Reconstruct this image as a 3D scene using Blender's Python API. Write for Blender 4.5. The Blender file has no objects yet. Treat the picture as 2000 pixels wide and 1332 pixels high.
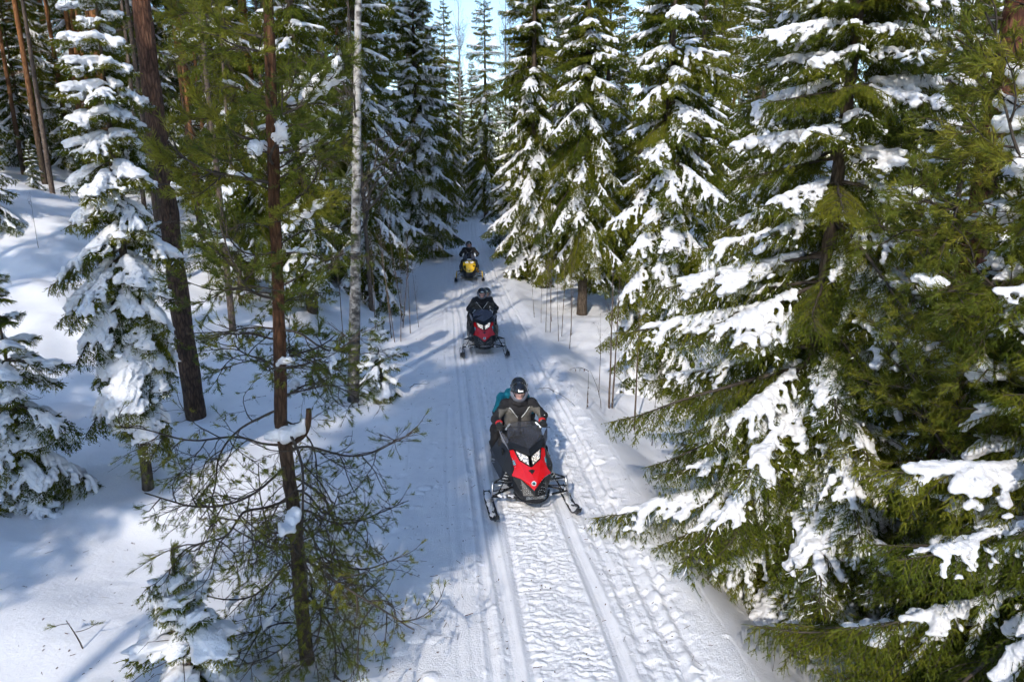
import bpy, math, random
import numpy as np
from mathutils import Matrix, Vector

# ------------------------------------------------------------------ camera, sky, sun, exposure
scene = bpy.context.scene
C = scene.collection
PITCH = math.radians(14.5)
cam_data = bpy.data.cameras.new("camera")
cam_data.sensor_width = 36.0
cam_data.lens = 24.0
cam_data.clip_start = 0.05
cam_data.clip_end = 3000.0
cam = bpy.data.objects.new("camera", cam_data)
cam.location = (0.0, 0.0, 5.0)
cam.rotation_euler = (math.pi / 2 - PITCH, 0.0, 0.0)
C.objects.link(cam)
scene.camera = cam

SUN_ELEV = math.radians(34.0)
SUN_DIR = Vector((0.30, 1.0, 0.0)).normalized()          # the way the shadows fall
light_dir = Vector((SUN_DIR.x * math.cos(SUN_ELEV), SUN_DIR.y * math.cos(SUN_ELEV), -math.sin(SUN_ELEV)))

world = bpy.data.worlds.new("World")
scene.world = world
world.use_nodes = True
wn = world.node_tree.nodes
wl = world.node_tree.links
wn.clear()
w_out = wn.new("ShaderNodeOutputWorld")
w_bg = wn.new("ShaderNodeBackground")
w_sky = wn.new("ShaderNodeTexSky")
w_sky.sky_type = 'NISHITA'
w_sky.sun_disc = False
w_sky.sun_elevation = SUN_ELEV
w_sky.sun_rotation = math.atan2(-SUN_DIR.x, -SUN_DIR.y)
w_sky.air_density = 1.0
w_sky.dust_density = 0.3
w_sky.ozone_density = 2.2
w_bg.inputs["Strength"].default_value = 0.15
wl.new(w_sky.outputs["Color"], w_bg.inputs["Color"])
wl.new(w_bg.outputs["Background"], w_out.inputs["Surface"])

sun_data = bpy.data.lights.new("sun", 'SUN')
sun_data.energy = 2.1
sun_data.angle = math.radians(0.8)
sun_data.color = (1.0, 0.93, 0.83)
sun = bpy.data.objects.new("sun", sun_data)
sun.rotation_euler = light_dir.to_track_quat('-Z', 'Y').to_euler()
sun.location = (-6, -20, 16)
C.objects.link(sun)

vs = scene.view_settings
vs.view_transform = 'Standard'
vs.look = 'None'
vs.gamma = 1.0
vs.use_curve_mapping = False
vs.exposure = 0.80
scene.cycles.use_adaptive_sampling = True
scene.cycles.adaptive_threshold = 0.08
scene.cycles.adaptive_min_samples = 12
scene.cycles.max_bounces = 6
scene.cycles.diffuse_bounces = 4
scene.cycles.glossy_bounces = 3
scene.cycles.transmission_bounces = 5
scene.cycles.transparent_max_bounces = 8
scene.cycles.caustics_reflective = False
scene.cycles.caustics_refractive = False
scene.cycles.sample_clamp_indirect = 6.0

# ------------------------------------------------------------------ small helpers
def tag(o, label=None, cat=None, group=None, kind=None):
    if label: o["label"] = label
    if cat: o["category"] = cat
    if group: o["group"] = group
    if kind: o["kind"] = kind
    return o

def obj(name, me, parent=None, loc=None, mat=None):
    o = bpy.data.objects.new(name, me)
    C.objects.link(o)
    if mat is not None: o.data.materials.append(mat)
    if parent is not None: o.parent = parent
    if loc is not None: o.location = loc
    return o

def empty(name, loc=(0, 0, 0), rz=0.0):
    o = bpy.data.objects.new(name, None)
    o.empty_display_size = 0.2
    C.objects.link(o)
    o.location = loc
    o.rotation_euler = (0, 0, rz)
    return o

def copy_tree(o, parent=None):
    c = o.copy()
    C.objects.link(c)
    if parent is not None:
        c.parent = parent
    for ch in o.children:
        copy_tree(ch, c)
    return c

def mesh(name, V, F, mats=(), mi=None, smooth=True):
    """F: one (n,3)/(n,4) array, or a list of such arrays (then mi gives one material index for each array)."""
    V = np.asarray(V, dtype=np.float32)
    if isinstance(F, np.ndarray): F = [F]
    F = [np.asarray(f, dtype=np.int32) for f in F if len(f)]
    me = bpy.data.meshes.new(name)
    n_loops = sum(f.size for f in F)
    n_poly = sum(len(f) for f in F)
    me.vertices.add(len(V)); me.vertices.foreach_set("co", V.ravel())
    me.loops.add(n_loops); me.polygons.add(n_poly)
    me.loops.foreach_set("vertex_index", np.concatenate([f.ravel() for f in F]))
    starts, k = [], 0
    for f in F:
        w = f.shape[1]
        starts.append(k + np.arange(len(f)) * w); k += f.size
    me.polygons.foreach_set("loop_start", np.concatenate(starts).astype(np.int32))
    for m in mats: me.materials.append(m)
    if mi is not None:
        me.polygons.foreach_set("material_index", np.concatenate([np.full(len(f), m) if np.isscalar(m) else np.asarray(m) for f, m in zip(F, mi)]).astype(np.int32))
    me.update(calc_edges=True)
    if smooth:
        me.polygons.foreach_set("use_smooth", np.ones(n_poly, dtype=bool))
    return me

class Geo:
    """collects vertices and faces (tris and quads), each with a material index"""
    def __init__(self): self.V, self.T, self.Q, self.tm, self.qm, self.n = [], [], [], [], [], 0
    def add(self, V, F, m=0):
        V = np.asarray(V, float).reshape(-1, 3); F = np.asarray(F, int)
        if len(F) == 0: return
        if F.shape[1] == 3: self.T.append(F + self.n); self.tm.append(np.full(len(F), m))
        else: self.Q.append(F + self.n); self.qm.append(np.full(len(F), m))
        self.V.append(V); self.n += len(V)
    def arrays(self):
        V = np.concatenate(self.V) if self.V else np.zeros((0, 3))
        return (V, np.concatenate(self.T) if self.T else np.zeros((0, 3), int), np.concatenate(self.Q) if self.Q else np.zeros((0, 4), int),
                np.concatenate(self.tm) if self.tm else np.zeros(0, int), np.concatenate(self.qm) if self.qm else np.zeros(0, int))
    def build(self, name, mats, smooth=True):
        V, T, Q, tm, qm = self.arrays()
        return mesh(name, V, [T, Q], mats, [m for f, m in ((T, tm), (Q, qm)) if len(f)], smooth)

def tube(path, rad, sides=6, cap=False):
    P = np.asarray(path, float); n = len(P)
    R = np.broadcast_to(np.asarray(rad, float), (n,))
    T = np.gradient(P, axis=0)
    T /= np.linalg.norm(T, axis=1)[:, None] + 1e-9
    ref = np.where(np.abs(T[:, 2:3]) > 0.9, np.array([[1.0, 0, 0]]), np.array([[0, 0, 1.0]]))
    if np.any(np.abs(T[:, 2]) > 0.9): ref = np.repeat(np.array([[1.0, 0.13, 0.07]]), n, 0)
    A = np.cross(T, ref); A /= np.linalg.norm(A, axis=1)[:, None] + 1e-9
    B = np.cross(T, A)
    a = np.linspace(0, 2 * math.pi, sides, endpoint=False)
    V = P[:, None, :] + R[:, None, None] * (np.cos(a)[None, :, None] * A[:, None, :] + np.sin(a)[None, :, None] * B[:, None, :])
    i = np.arange(n - 1)[:, None] * sides; j = np.arange(sides)[None, :]; j2 = (j + 1) % sides
    F = np.stack([i + j, i + sides + j, i + sides + j2, i + j2], -1).reshape(-1, 4)
    V = V.reshape(-1, 3)
    if cap:
        V = np.concatenate([V, P[:1], P[-1:]])
        c0, c1 = n * sides, n * sides + 1
        jj = np.arange(sides); j3 = (jj + 1) % sides
        F0 = np.stack([np.full(sides, c0), jj, j3, np.full(sides, c0)], -1)
        F = np.concatenate([F, np.stack([jj, j3, np.full(sides, c0), np.full(sides, c0)], -1)[:0]])
        return V, F, np.concatenate([np.stack([np.full(sides, c0), jj, j3], -1), np.stack([np.full(sides, c1), (n - 1) * sides + j3, (n - 1) * sides + jj], -1)])
    return V, F

def gtube(g, path, rad, sides=6, m=0, cap=False):
    if cap:
        V, F, T = tube(path, rad, sides, True)
        b = g.n; g.add(V, F, m); g.T.append(T + b); g.tm.append(np.full(len(T), m))
    else:
        g.add(*tube(path, rad, sides), m)

def _hash(ix, iy, seed):
    h = (ix.astype(np.int64) * 374761393 + iy.astype(np.int64) * 668265263 + seed * 1442695041) & 0xFFFFFFFF
    h = ((h ^ (h >> 13)) * 1274126177) & 0xFFFFFFFF
    return ((h ^ (h >> 16)) & 0xFFFFFF) / float(0xFFFFFF)

def vnoise(x, y, seed=0):
    x = np.asarray(x, float); y = np.asarray(y, float)
    ix, iy = np.floor(x), np.floor(y)
    fx, fy = x - ix, y - iy
    fx = fx * fx * fx * (fx * (fx * 6 - 15) + 10); fy = fy * fy * fy * (fy * (fy * 6 - 15) + 10)
    a, b = _hash(ix, iy, seed), _hash(ix + 1, iy, seed)
    c, d = _hash(ix, iy + 1, seed), _hash(ix + 1, iy + 1, seed)
    return (a + (b - a) * fx) * (1 - fy) + (c + (d - c) * fx) * fy

def fbm(x, y, seed=0, octv=4):
    s, a, t = 0, 0.5, 0
    for k in range(octv):
        s = s + a * (vnoise(x * 2 ** k, y * 2 ** k, seed + 17 * k) - 0.5); t += a; a *= 0.5
    return s / t * 2

def sstep(a, b, x):
    t = np.clip((np.asarray(x, float) - a) / (b - a), 0, 1)
    return t * t * (3 - 2 * t)

# ------------------------------------------------------------------ signed-distance bodies -> smooth meshes (surface nets)
def surface_nets(d, origin, h):
    s = d < 0
    corners = [(i, j, k) for i in (0, 1) for j in (0, 1) for k in (0, 1)]
    sh = [n - 1 for n in d.shape]
    cnt = np.zeros(sh, np.int8)
    for (i, j, k) in corners: cnt += s[i:i + sh[0], j:j + sh[1], k:k + sh[2]]
    act = (cnt > 0) & (cnt < 8)
    ci = np.argwhere(act)
    idx = np.full(sh, -1, np.int32); idx[act] = np.arange(len(ci))
    acc = np.zeros((len(ci), 3)); num = np.zeros(len(ci))
    for a in corners:
        for ax in range(3):
            if a[ax] == 0:
                b = list(a); b[ax] = 1
                d1 = d[ci[:, 0] + a[0], ci[:, 1] + a[1], ci[:, 2] + a[2]]
                d2 = d[ci[:, 0] + b[0], ci[:, 1] + b[1], ci[:, 2] + b[2]]
                cr = (d1 < 0) != (d2 < 0)
                t = np.where(cr, d1 / np.where(cr, d1 - d2, 1), 0)
                p = np.array(a, float)[None, :].repeat(len(ci), 0); p[:, ax] = t
                acc += p * cr[:, None]; num += cr
    V = (ci + acc / np.maximum(num, 1)[:, None]) * h + origin
    Q = []
    for ax in range(3):
        o1, o2 = [(1, 2), (2, 0), (0, 1)][ax]
        sl0 = [slice(1, -1)] * 3; sl0[ax] = slice(0, -1)
        sl1 = [slice(1, -1)] * 3; sl1[ax] = slice(1, None)
        s0, s1 = s[tuple(sl0)], s[tuple(sl1)]
        e = np.argwhere(s0 != s1)
        if len(e) == 0: continue
        ins = s0[e[:, 0], e[:, 1], e[:, 2]]
        off = np.ones(3, int); off[ax] = 0
        e = e + off
        def cell(u, v):
            q = e.copy(); q[:, o1] -= u; q[:, o2] -= v
            return idx[q[:, 0], q[:, 1], q[:, 2]]
        q = np.stack([cell(1, 1), cell(0, 1), cell(0, 0), cell(1, 0)], -1)
        q[~ins] = q[~ins][:, ::-1]
        Q.append(q)
    return V, np.concatenate(Q) if Q else np.zeros((0, 4), int)

def sdf_mesh(prims, h, k=0.03, noise=0.0, nscale=0.15, seed=0, zs=1.0, cut=None, ids=False):
    """prims: list of (a, b, ra, rb[, id]) round cones; smooth union; optional sine noise; zs squashes heights."""
    A = np.array([p[0] for p in prims], float); B = np.array([p[1] for p in prims], float)
    ra = np.array([p[2] for p in prims], float); rb = np.array([p[3] for p in prims], float)
    A = A / [1, 1, zs]; B = B / [1, 1, zs]
    m = np.maximum(ra, rb) + k + noise * 1.5 + 2.5 * h
    lo = np.minimum(A, B).min(0) - m.max(); hi = np.maximum(A, B).max(0) + m.max()
    n = np.ceil((hi - lo) / h).astype(int) + 2
    d = np.full(n, 0.5); pid = np.zeros(n, np.int16) if ids else None
    ax = [lo[i] + np.arange(n[i]) * h for i in range(3)]
    for i in range(len(prims)):
        l = np.minimum(A[i], B[i]) - m[i]; u = np.maximum(A[i], B[i]) + m[i]
        i0 = np.maximum(((l - lo) / h).astype(int), 0); i1 = np.minimum(np.ceil((u - lo) / h).astype(int) + 1, n)
        sl = tuple(slice(i0[j], i1[j]) for j in range(3))
        X = ax[0][sl[0]][:, None, None] - A[i, 0]; Y = ax[1][sl[1]][None, :, None] - A[i, 1]; Z = ax[2][sl[2]][None, None, :] - A[i, 2]
        v = B[i] - A[i]; vv = max(v @ v, 1e-9)
        t = np.clip((X * v[0] + Y * v[1] + Z * v[2]) / vv, 0, 1)
        q = np.sqrt((X - t * v[0]) ** 2 + (Y - t * v[1]) ** 2 + (Z - t * v[2]) ** 2) - (ra[i] + (rb[i] - ra[i]) * t)
        o = d[sl]
        if ids: pid[sl] = np.where(q < o, prims[i][4], pid[sl])
        hh = np.maximum(k - np.abs(o - q), 0) / k
        d[sl] = np.minimum(o, q) - hh * hh * k * 0.25
    if noise > 0:
        rs = np.random.RandomState(seed)
        nz = np.zeros(n)
        for o in range(5):
            w = rs.normal(size=3); w /= np.linalg.norm(w); w *= 2 * math.pi / (nscale * (0.55 + 0.35 * o))
            ph = rs.rand() * 6.28
            nz += np.sin(ax[0][:, None, None] * w[0] + ax[1][None, :, None] * w[1] + ax[2][None, None, :] * w[2] + ph)
        for o in range(4):
            w = rs.normal(size=3); w /= np.linalg.norm(w); w *= 2 * math.pi / (nscale * (0.24 + 0.09 * o))
            nz += 0.55 * np.sin(ax[0][:, None, None] * w[0] + ax[1][None, :, None] * w[1] + ax[2][None, None, :] * w[2] + rs.rand() * 6.28)
        d += nz * noise / 2.2
    if cut is not None: d = cut(d, ax)
    V, Q = surface_nets(d, lo, h)
    if ids:
        g = np.clip(np.round((V - lo) / h).astype(int), 0, n - 1)
        vid = pid[g[:, 0], g[:, 1], g[:, 2]]
    V = V * [1, 1, zs]
    return (V, Q, vid) if ids else (V, Q)

# ------------------------------------------------------------------ materials
def material(name):
    m = bpy.data.materials.new(name); m.use_nodes = True
    nt = m.node_tree; b = nt.nodes["Principled BSDF"]
    return m, nt, b

def N(nt, typ, **kw):
    n = nt.nodes.new(typ)
    for k, v in kw.items():
        if k in n.inputs: n.inputs[k].default_value = v
        else: setattr(n, k, v)
    return n

def ramp(nt, fac, stops):
    r = nt.nodes.new("ShaderNodeValToRGB")
    cr = r.color_ramp
    while len(cr.elements) < len(stops): cr.elements.new(0.5)
    for e, (p, c) in zip(cr.elements, stops): e.position = p; e.color = (*c, 1)
    nt.links.new(fac, r.inputs["Fac"])
    return r.outputs["Color"]

def bump(nt, b, height, strength=0.4, dist=0.01):
    n = nt.nodes.new("ShaderNodeBump"); n.inputs["Strength"].default_value = strength; n.inputs["Distance"].default_value = dist
    nt.links.new(height, n.inputs["Height"]); nt.links.new(n.outputs["Normal"], b.inputs["Normal"])

def simple(name, col, rough=0.5, metal=0.0, spec=0.5, coat=0.0, grain=0.0, gscale=60.0):
    m, nt, b = material(name)
    b.inputs["Base Color"].default_value = (*col, 1); b.inputs["Roughness"].default_value = rough
    b.inputs["Metallic"].default_value = metal; b.inputs["Specular IOR Level"].default_value = spec
    b.inputs["Coat Weight"].default_value = coat
    t = N(nt, "ShaderNodeTexCoord"); no = N(nt, "ShaderNodeTexNoise", Scale=gscale, Detail=3.0)
    nt.links.new(t.outputs["Object"], no.inputs["Vector"])
    k = 0.75
    c = ramp(nt, no.outputs["Fac"], [(0.3, tuple(x * k for x in col)), (0.7, tuple(min(x * 1.15, 1) for x in col))])
    nt.links.new(c, b.inputs["Base Color"])
    if grain: bump(nt, b, no.outputs["Fac"], grain, 0.004)
    return m

def snow_material(name, scale, strength, dist, k=1.0):
    m, nt, b = material(name)
    t = N(nt, "ShaderNodeTexCoord")
    n1 = N(nt, "ShaderNodeTexNoise", Scale=scale, Detail=6.0, Roughness=0.65)
    n2 = N(nt, "ShaderNodeTexNoise", Scale=scale * 0.12, Detail=3.0)
    nt.links.new(t.outputs["Object"], n1.inputs["Vector"]); nt.links.new(t.outputs["Object"], n2.inputs["Vector"])
    c = ramp(nt, n2.outputs["Fac"], [(0.3, (0.80 * k, 0.795 * k, 0.82 * k)), (0.7, (0.865 * k, 0.86 * k, 0.875 * k))])
    nt.links.new(c, b.inputs["Base Color"])
    b.inputs["Roughness"].default_value = 0.55; b.inputs["Specular IOR Level"].default_value = 0.25
    bump(nt, b, n1.outputs["Fac"], strength, dist)
    return m
M = {}
M["snow"] = snow_material("ground_snow", 22.0, 0.4, 0.022)
M["trail"] = snow_material("packed_snow", 40.0, 0.75, 0.022)
M["bsnow"] = snow_material("branch_snow", 20.0, 0.8, 0.035, 0.97)

def needle_material(name, dark, lightc, tip, trans=0.25):
    m, nt, b = material(name)
    nt.nodes.remove(b)
    out = nt.nodes["Material Output"]
    oi = N(nt, "ShaderNodeObjectInfo"); t = N(nt, "ShaderNodeTexCoord")
    no = N(nt, "ShaderNodeTexNoise", Scale=7.0, Detail=3.0)
    nt.links.new(t.outputs["Object"], no.inputs["Vector"])
    ad = N(nt, "ShaderNodeMath", operation='MULTIPLY_ADD'); ad.inputs[1].default_value = 0.35
    nt.links.new(oi.outputs["Random"], ad.inputs[0]); nt.links.new(no.outputs["Fac"], ad.inputs[2])
    c = ramp(nt, ad.outputs[0], [(0.35, dark), (0.62, lightc), (0.9, tip)])
    d = N(nt, "ShaderNodeBsdfPrincipled"); d.inputs["Roughness"].default_value = 0.5; d.inputs["Specular IOR Level"].default_value = 0.12
    tr = N(nt, "ShaderNodeBsdfTranslucent")
    mx = N(nt, "ShaderNodeMixShader"); mx.inputs[0].default_value = trans
    nt.links.new(c, d.inputs["Base Color"]); nt.links.new(c, tr.inputs["Color"])
    nt.links.new(d.outputs[0], mx.inputs[1]); nt.links.new(tr.outputs[0], mx.inputs[2]); nt.links.new(mx.outputs[0], out.inputs["Surface"])
    return m
M["spruce"] = needle_material("spruce_needles", (0.024, 0.038, 0.007), (0.088, 0.112, 0.011), (0.185, 0.185, 0.018))
M["pine"] = needle_material("pine_needles", (0.042, 0.062, 0.012), (0.125, 0.148, 0.018), (0.24, 0.225, 0.028))

def bark_material(name, stops, scale=(9, 9, 2.2), strength=0.9, dist=0.02, zmix=None, crack=0.75):
    m, nt, b = material(name)
    t = N(nt, "ShaderNodeTexCoord"); mp = N(nt, "ShaderNodeMapping"); mp.inputs["Scale"].default_value = scale
    nt.links.new(t.outputs["Object"], mp.inputs["Vector"])
    no = N(nt, "ShaderNodeTexNoise", Scale=1.6, Detail=7.0, Roughness=0.7)
    vo = N(nt, "ShaderNodeTexVoronoi", Scale=2.2); vo.feature = 'DISTANCE_TO_EDGE'
    nt.links.new(mp.outputs[0], no.inputs["Vector"]); nt.links.new(mp.outputs[0], vo.inputs["Vector"])
    c = ramp(nt, no.outputs["Fac"], stops)
    if zmix:                                                     # scaly grey-brown foot, orange flaking bark above
        z0, z1, stops2 = zmix
        sp = N(nt, "ShaderNodeSeparateXYZ"); nt.links.new(t.outputs["Object"], sp.inputs[0])
        mr = N(nt, "ShaderNodeMapRange"); mr.inputs["From Min"].default_value = z0; mr.inputs["From Max"].default_value = z1
        nt.links.new(sp.outputs["Z"], mr.inputs["Value"])
        c2 = ramp(nt, no.outputs["Fac"], stops2)
        mi = N(nt, "ShaderNodeMix", data_type='RGBA')
        nt.links.new(mr.outputs[0], mi.inputs["Factor"]); nt.links.new(c, mi.inputs["A"]); nt.links.new(c2, mi.inputs["B"])
        c = mi.outputs["Result"]
    vr = N(nt, "ShaderNodeMapRange"); vr.inputs["From Max"].default_value = 0.22; vr.inputs["To Min"].default_value = 0.28
    nt.links.new(vo.outputs["Distance"], vr.inputs["Value"])
    mu = N(nt, "ShaderNodeMix", data_type='RGBA', blend_type='MULTIPLY'); mu.inputs["Factor"].default_value = crack
    nt.links.new(c, mu.inputs["A"]); nt.links.new(vr.outputs[0], mu.inputs["B"]); c = mu.outputs["Result"]
    nt.links.new(c, b.inputs["Base Color"])
    b.inputs["Roughness"].default_value = 0.85; b.inputs["Specular IOR Level"].default_value = 0.2
    ad = N(nt, "ShaderNodeMath", operation='ADD'); nt.links.new(no.outputs["Fac"], ad.inputs[0]); nt.links.new(vo.outputs["Distance"], ad.inputs[1])
    bump(nt, b, ad.outputs[0], strength, dist)
    return m
DARKB = [(0.3, (0.035, 0.026, 0.02)), (0.55, (0.10, 0.072, 0.052)), (0.75, (0.17, 0.13, 0.10))]
ORANGE = [(0.3, (0.12, 0.05, 0.022)), (0.52, (0.30, 0.13, 0.05)), (0.75, (0.44, 0.22, 0.10))]
M["spruce_bark"] = bark_material("spruce_bark", [(0.3, (0.045, 0.034, 0.026)), (0.55, (0.12, 0.09, 0.065)), (0.75, (0.22, 0.18, 0.14))])
M["pine_bark"] = bark_material("pine_bark", DARKB, zmix=(1.2, 5.5, ORANGE))
M["old_pine_bark"] = bark_material("old_pine_bark", [(0.3, (0.03, 0.022, 0.018)), (0.55, (0.10, 0.062, 0.044)), (0.75, (0.19, 0.12, 0.085))], strength=1.0, dist=0.04, zmix=(4.5, 9.5, [(0.3, (0.06, 0.024, 0.014)), (0.52, (0.17, 0.065, 0.032)), (0.75, (0.26, 0.12, 0.06))]))
M["young_pine_bark"] = bark_material("young_pine_bark", DARKB, strength=1.0, dist=0.03, zmix=(1.8, 3.6, [(0.3, (0.03, 0.015, 0.009)), (0.52, (0.10, 0.045, 0.022)), (0.75, (0.19, 0.10, 0.05))]))
M["red_pine_bark"] = bark_material("red_pine_bark", [(0.3, (0.04, 0.018, 0.012)), (0.52, (0.13, 0.05, 0.03)), (0.75, (0.24, 0.11, 0.065))])
M["twig"] = bark_material("twig_bark", [(0.3, (0.035, 0.028, 0.023)), (0.6, (0.085, 0.068, 0.055)), (0.8, (0.17, 0.145, 0.12))], scale=(14, 14, 14), strength=0.4, dist=0.004, crack=0.2)
M["shoot"] = bark_material("shoot_bark", [(0.3, (0.05, 0.036, 0.024)), (0.6, (0.11, 0.078, 0.050)), (0.8, (0.19, 0.14, 0.09))], scale=(14, 14, 14), strength=0.3, dist=0.003)
M["alder"] = bark_material("alder_bark", [(0.3, (0.09, 0.065, 0.05)), (0.6, (0.19, 0.14, 0.11)), (0.8, (0.28, 0.22, 0.18))], scale=(14, 14, 5), strength=0.4, dist=0.004)

def birch_material():
    m, nt, b = material("birch_bark")
    t = N(nt, "ShaderNodeTexCoord"); mp = N(nt, "ShaderNodeMapping"); mp.inputs["Scale"].default_value = (3.6, 3.6, 5.5)
    nt.links.new(t.outputs["Object"], mp.inputs["Vector"])
    no = N(nt, "ShaderNodeTexNoise", Scale=1.7, Detail=6.0, Roughness=0.62); nt.links.new(mp.outputs[0], no.inputs["Vector"])
    n2 = N(nt, "ShaderNodeTexNoise", Scale=2.6, Detail=4.0); nt.links.new(t.outputs["Object"], n2.inputs["Vector"])
    sp = N(nt, "ShaderNodeSeparateXYZ"); nt.links.new(t.outputs["Object"], sp.inputs[0])
    mr = N(nt, "ShaderNodeMapRange"); mr.inputs["From Min"].default_value = 0.0; mr.inputs["From Max"].default_value = 4.5
    mr.inputs["To Min"].default_value = -0.12; mr.inputs["To Max"].default_value = 0.02
    nt.links.new(sp.outputs["Z"], mr.inputs["Value"])
    ad = N(nt, "ShaderNodeMath", operation='ADD'); nt.links.new(no.outputs["Fac"], ad.inputs[0]); nt.links.new(mr.outputs[0], ad.inputs[1])
    c = ramp(nt, ad.outputs[0], [(0.36, (0.03, 0.026, 0.024)), (0.45, (0.13, 0.115, 0.10)), (0.53, (0.36, 0.33, 0.30)), (0.75, (0.56, 0.53, 0.50))])
    nt.links.new(c, b.inputs["Base Color"]); b.inputs["Roughness"].default_value = 0.7
    bump(nt, b, no.outputs["Fac"], 0.5, 0.01)
    return m
M["birch"] = birch_material()

# ------------------------------------------------------------------ terrain: a groomed trail between a rising left slope and a ditch on the right
_tp = np.polyfit([2.0, 5.74, 8.88, 17.73, 30.07, 56.17], [0.98, 0.62, 0.30, -0.74, -1.9, -3.9], 3)
def trail_x(Y):
    Y = np.asarray(Y, float)
    Yc = np.clip(Y, -6, 60)
    s = np.polyval(_tp, Yc)
    d0 = np.polyval(np.polyder(_tp), -6.0); d1 = np.polyval(np.polyder(_tp), 60.0)
    return s + np.where(Y < -6, (Y + 6) * d0, 0) + np.where(Y > 60, (Y - 60) * d1 - 0.004 * (Y - 60) ** 2 * (Y < 200), 0)

def domes(x, y, cell, seed, prob, r0, r1, flat=0.6):
    """scattered rounded lumps: height of the highest one over each point"""
    gx, gy = np.floor(x / cell), np.floor(y / cell)
    h = np.zeros_like(x)
    for i in (-1, 0, 1):
        for j in (-1, 0, 1):
            cx, cy = gx + i, gy + j
            px, py = (cx + _hash(cx, cy, seed)) * cell, (cy + _hash(cx, cy, seed + 1)) * cell
            r = (r0 + (r1 - r0) * _hash(cx, cy, seed + 2) ** 2)
            on = _hash(cx, cy, seed + 3) < prob
            el = 0.7 + 0.6 * _hash(cx, cy, seed + 4)
            d2 = ((x - px) ** 2 * el + (y - py) ** 2 / el) / (r * r)
            h = np.maximum(h, on * flat * r * np.sqrt(np.clip(1 - d2, 0, 1)))
    return h

WELLS = [(-2.2, 6.2, 0.34, 0.16), (-6.15, 12.4, 0.6, 0.2), (-3.52, 14.3, 0.45, 0.15), (-5.61, 9.6, 0.45, 0.18), (-6.9, 8.9, 0.7, 0.12), (3.72, 8.05, 0.8, 0.15), (5.9, 8.7, 0.5, 0.2), (-2.85, 5.15, 0.45, 0.1), (-6.4, 21.6, 0.6, 0.2), (-8.8, 21.0, 0.5, 0.2)]

def terrain(X, Y, rough=True):
    X = np.asarray(X, float); Y = np.asarray(Y, float)
    u = X - trail_x(Y)
    a = np.clip(-u - 2.2, 0, None)
    z = (0.16 + 0.84 * sstep(9, 23, Y)) * 0.40 * 14 * np.tanh(a / 14) * sstep(0, 2.5, a)
    b = np.clip(u - 1.55, 0, None)
    z = z - (0.62 - 0.25 * sstep(14, 30, Y)) * sstep(0.1, 1.7, b) + 0.05 * np.exp(-((u - 1.75) / 0.35) ** 2)
    z = z + 0.012 * np.clip(b - 4, 0, 60)
    z = z + 0.010 * np.clip(Y - 34, 0, 200)                     # the far end climbs a little
    if rough:
        off = sstep(1.4, 3.2, np.abs(u))
        z = z + off * (0.30 * fbm(X / 2.6, Y / 2.6, 3, 3) + 0.55 * sstep(6, 14, a) * fbm(X / 5.0, Y / 5.0, 9, 2) + 0.42 * sstep(3, 7, a) * np.abs(fbm(X / 1.7, Y / 2.2, 13, 2)))
        z = z + 0.05 * fbm(X / 1.1, Y / 1.6, 21, 3) * (0.35 + 0.65 * off)
        lump = np.clip(vnoise(X / 0.20, Y / 0.20, 5) - 0.80, 0, 1) * np.clip(vnoise(X / 1.3, Y / 1.3, 6) - 0.35, 0, 1)
        z = z + 0.25 * lump
        near = sstep(26, 14, Y) * sstep(0.9, 1.5, np.abs(u + 0.1))
        z = z + near * (domes(X, Y, 0.33, 70, 0.30, 0.03, 0.10, 0.5) * sstep(0.40, 0.62, vnoise(X / 1.4, Y / 1.4, 75)) - domes(X, Y, 0.60, 80, 0.22, 0.05, 0.13, 0.5) * sstep(0.40, 0.6, vnoise(X / 1.8, Y / 1.8, 85)))
        for wx, wy, wr, wd in WELLS:
            d2 = ((X - wx) ** 2 + (Y - wy) ** 2) / (wr * wr)
            z = z - wd * np.exp(-d2) + 0.25 * wd * np.exp(-(np.sqrt(d2) - 1.7) ** 2 * 2.5)
    return z

def ground_z(x, y): return float(terrain(np.array([x]), np.array([y]))[0])

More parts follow.
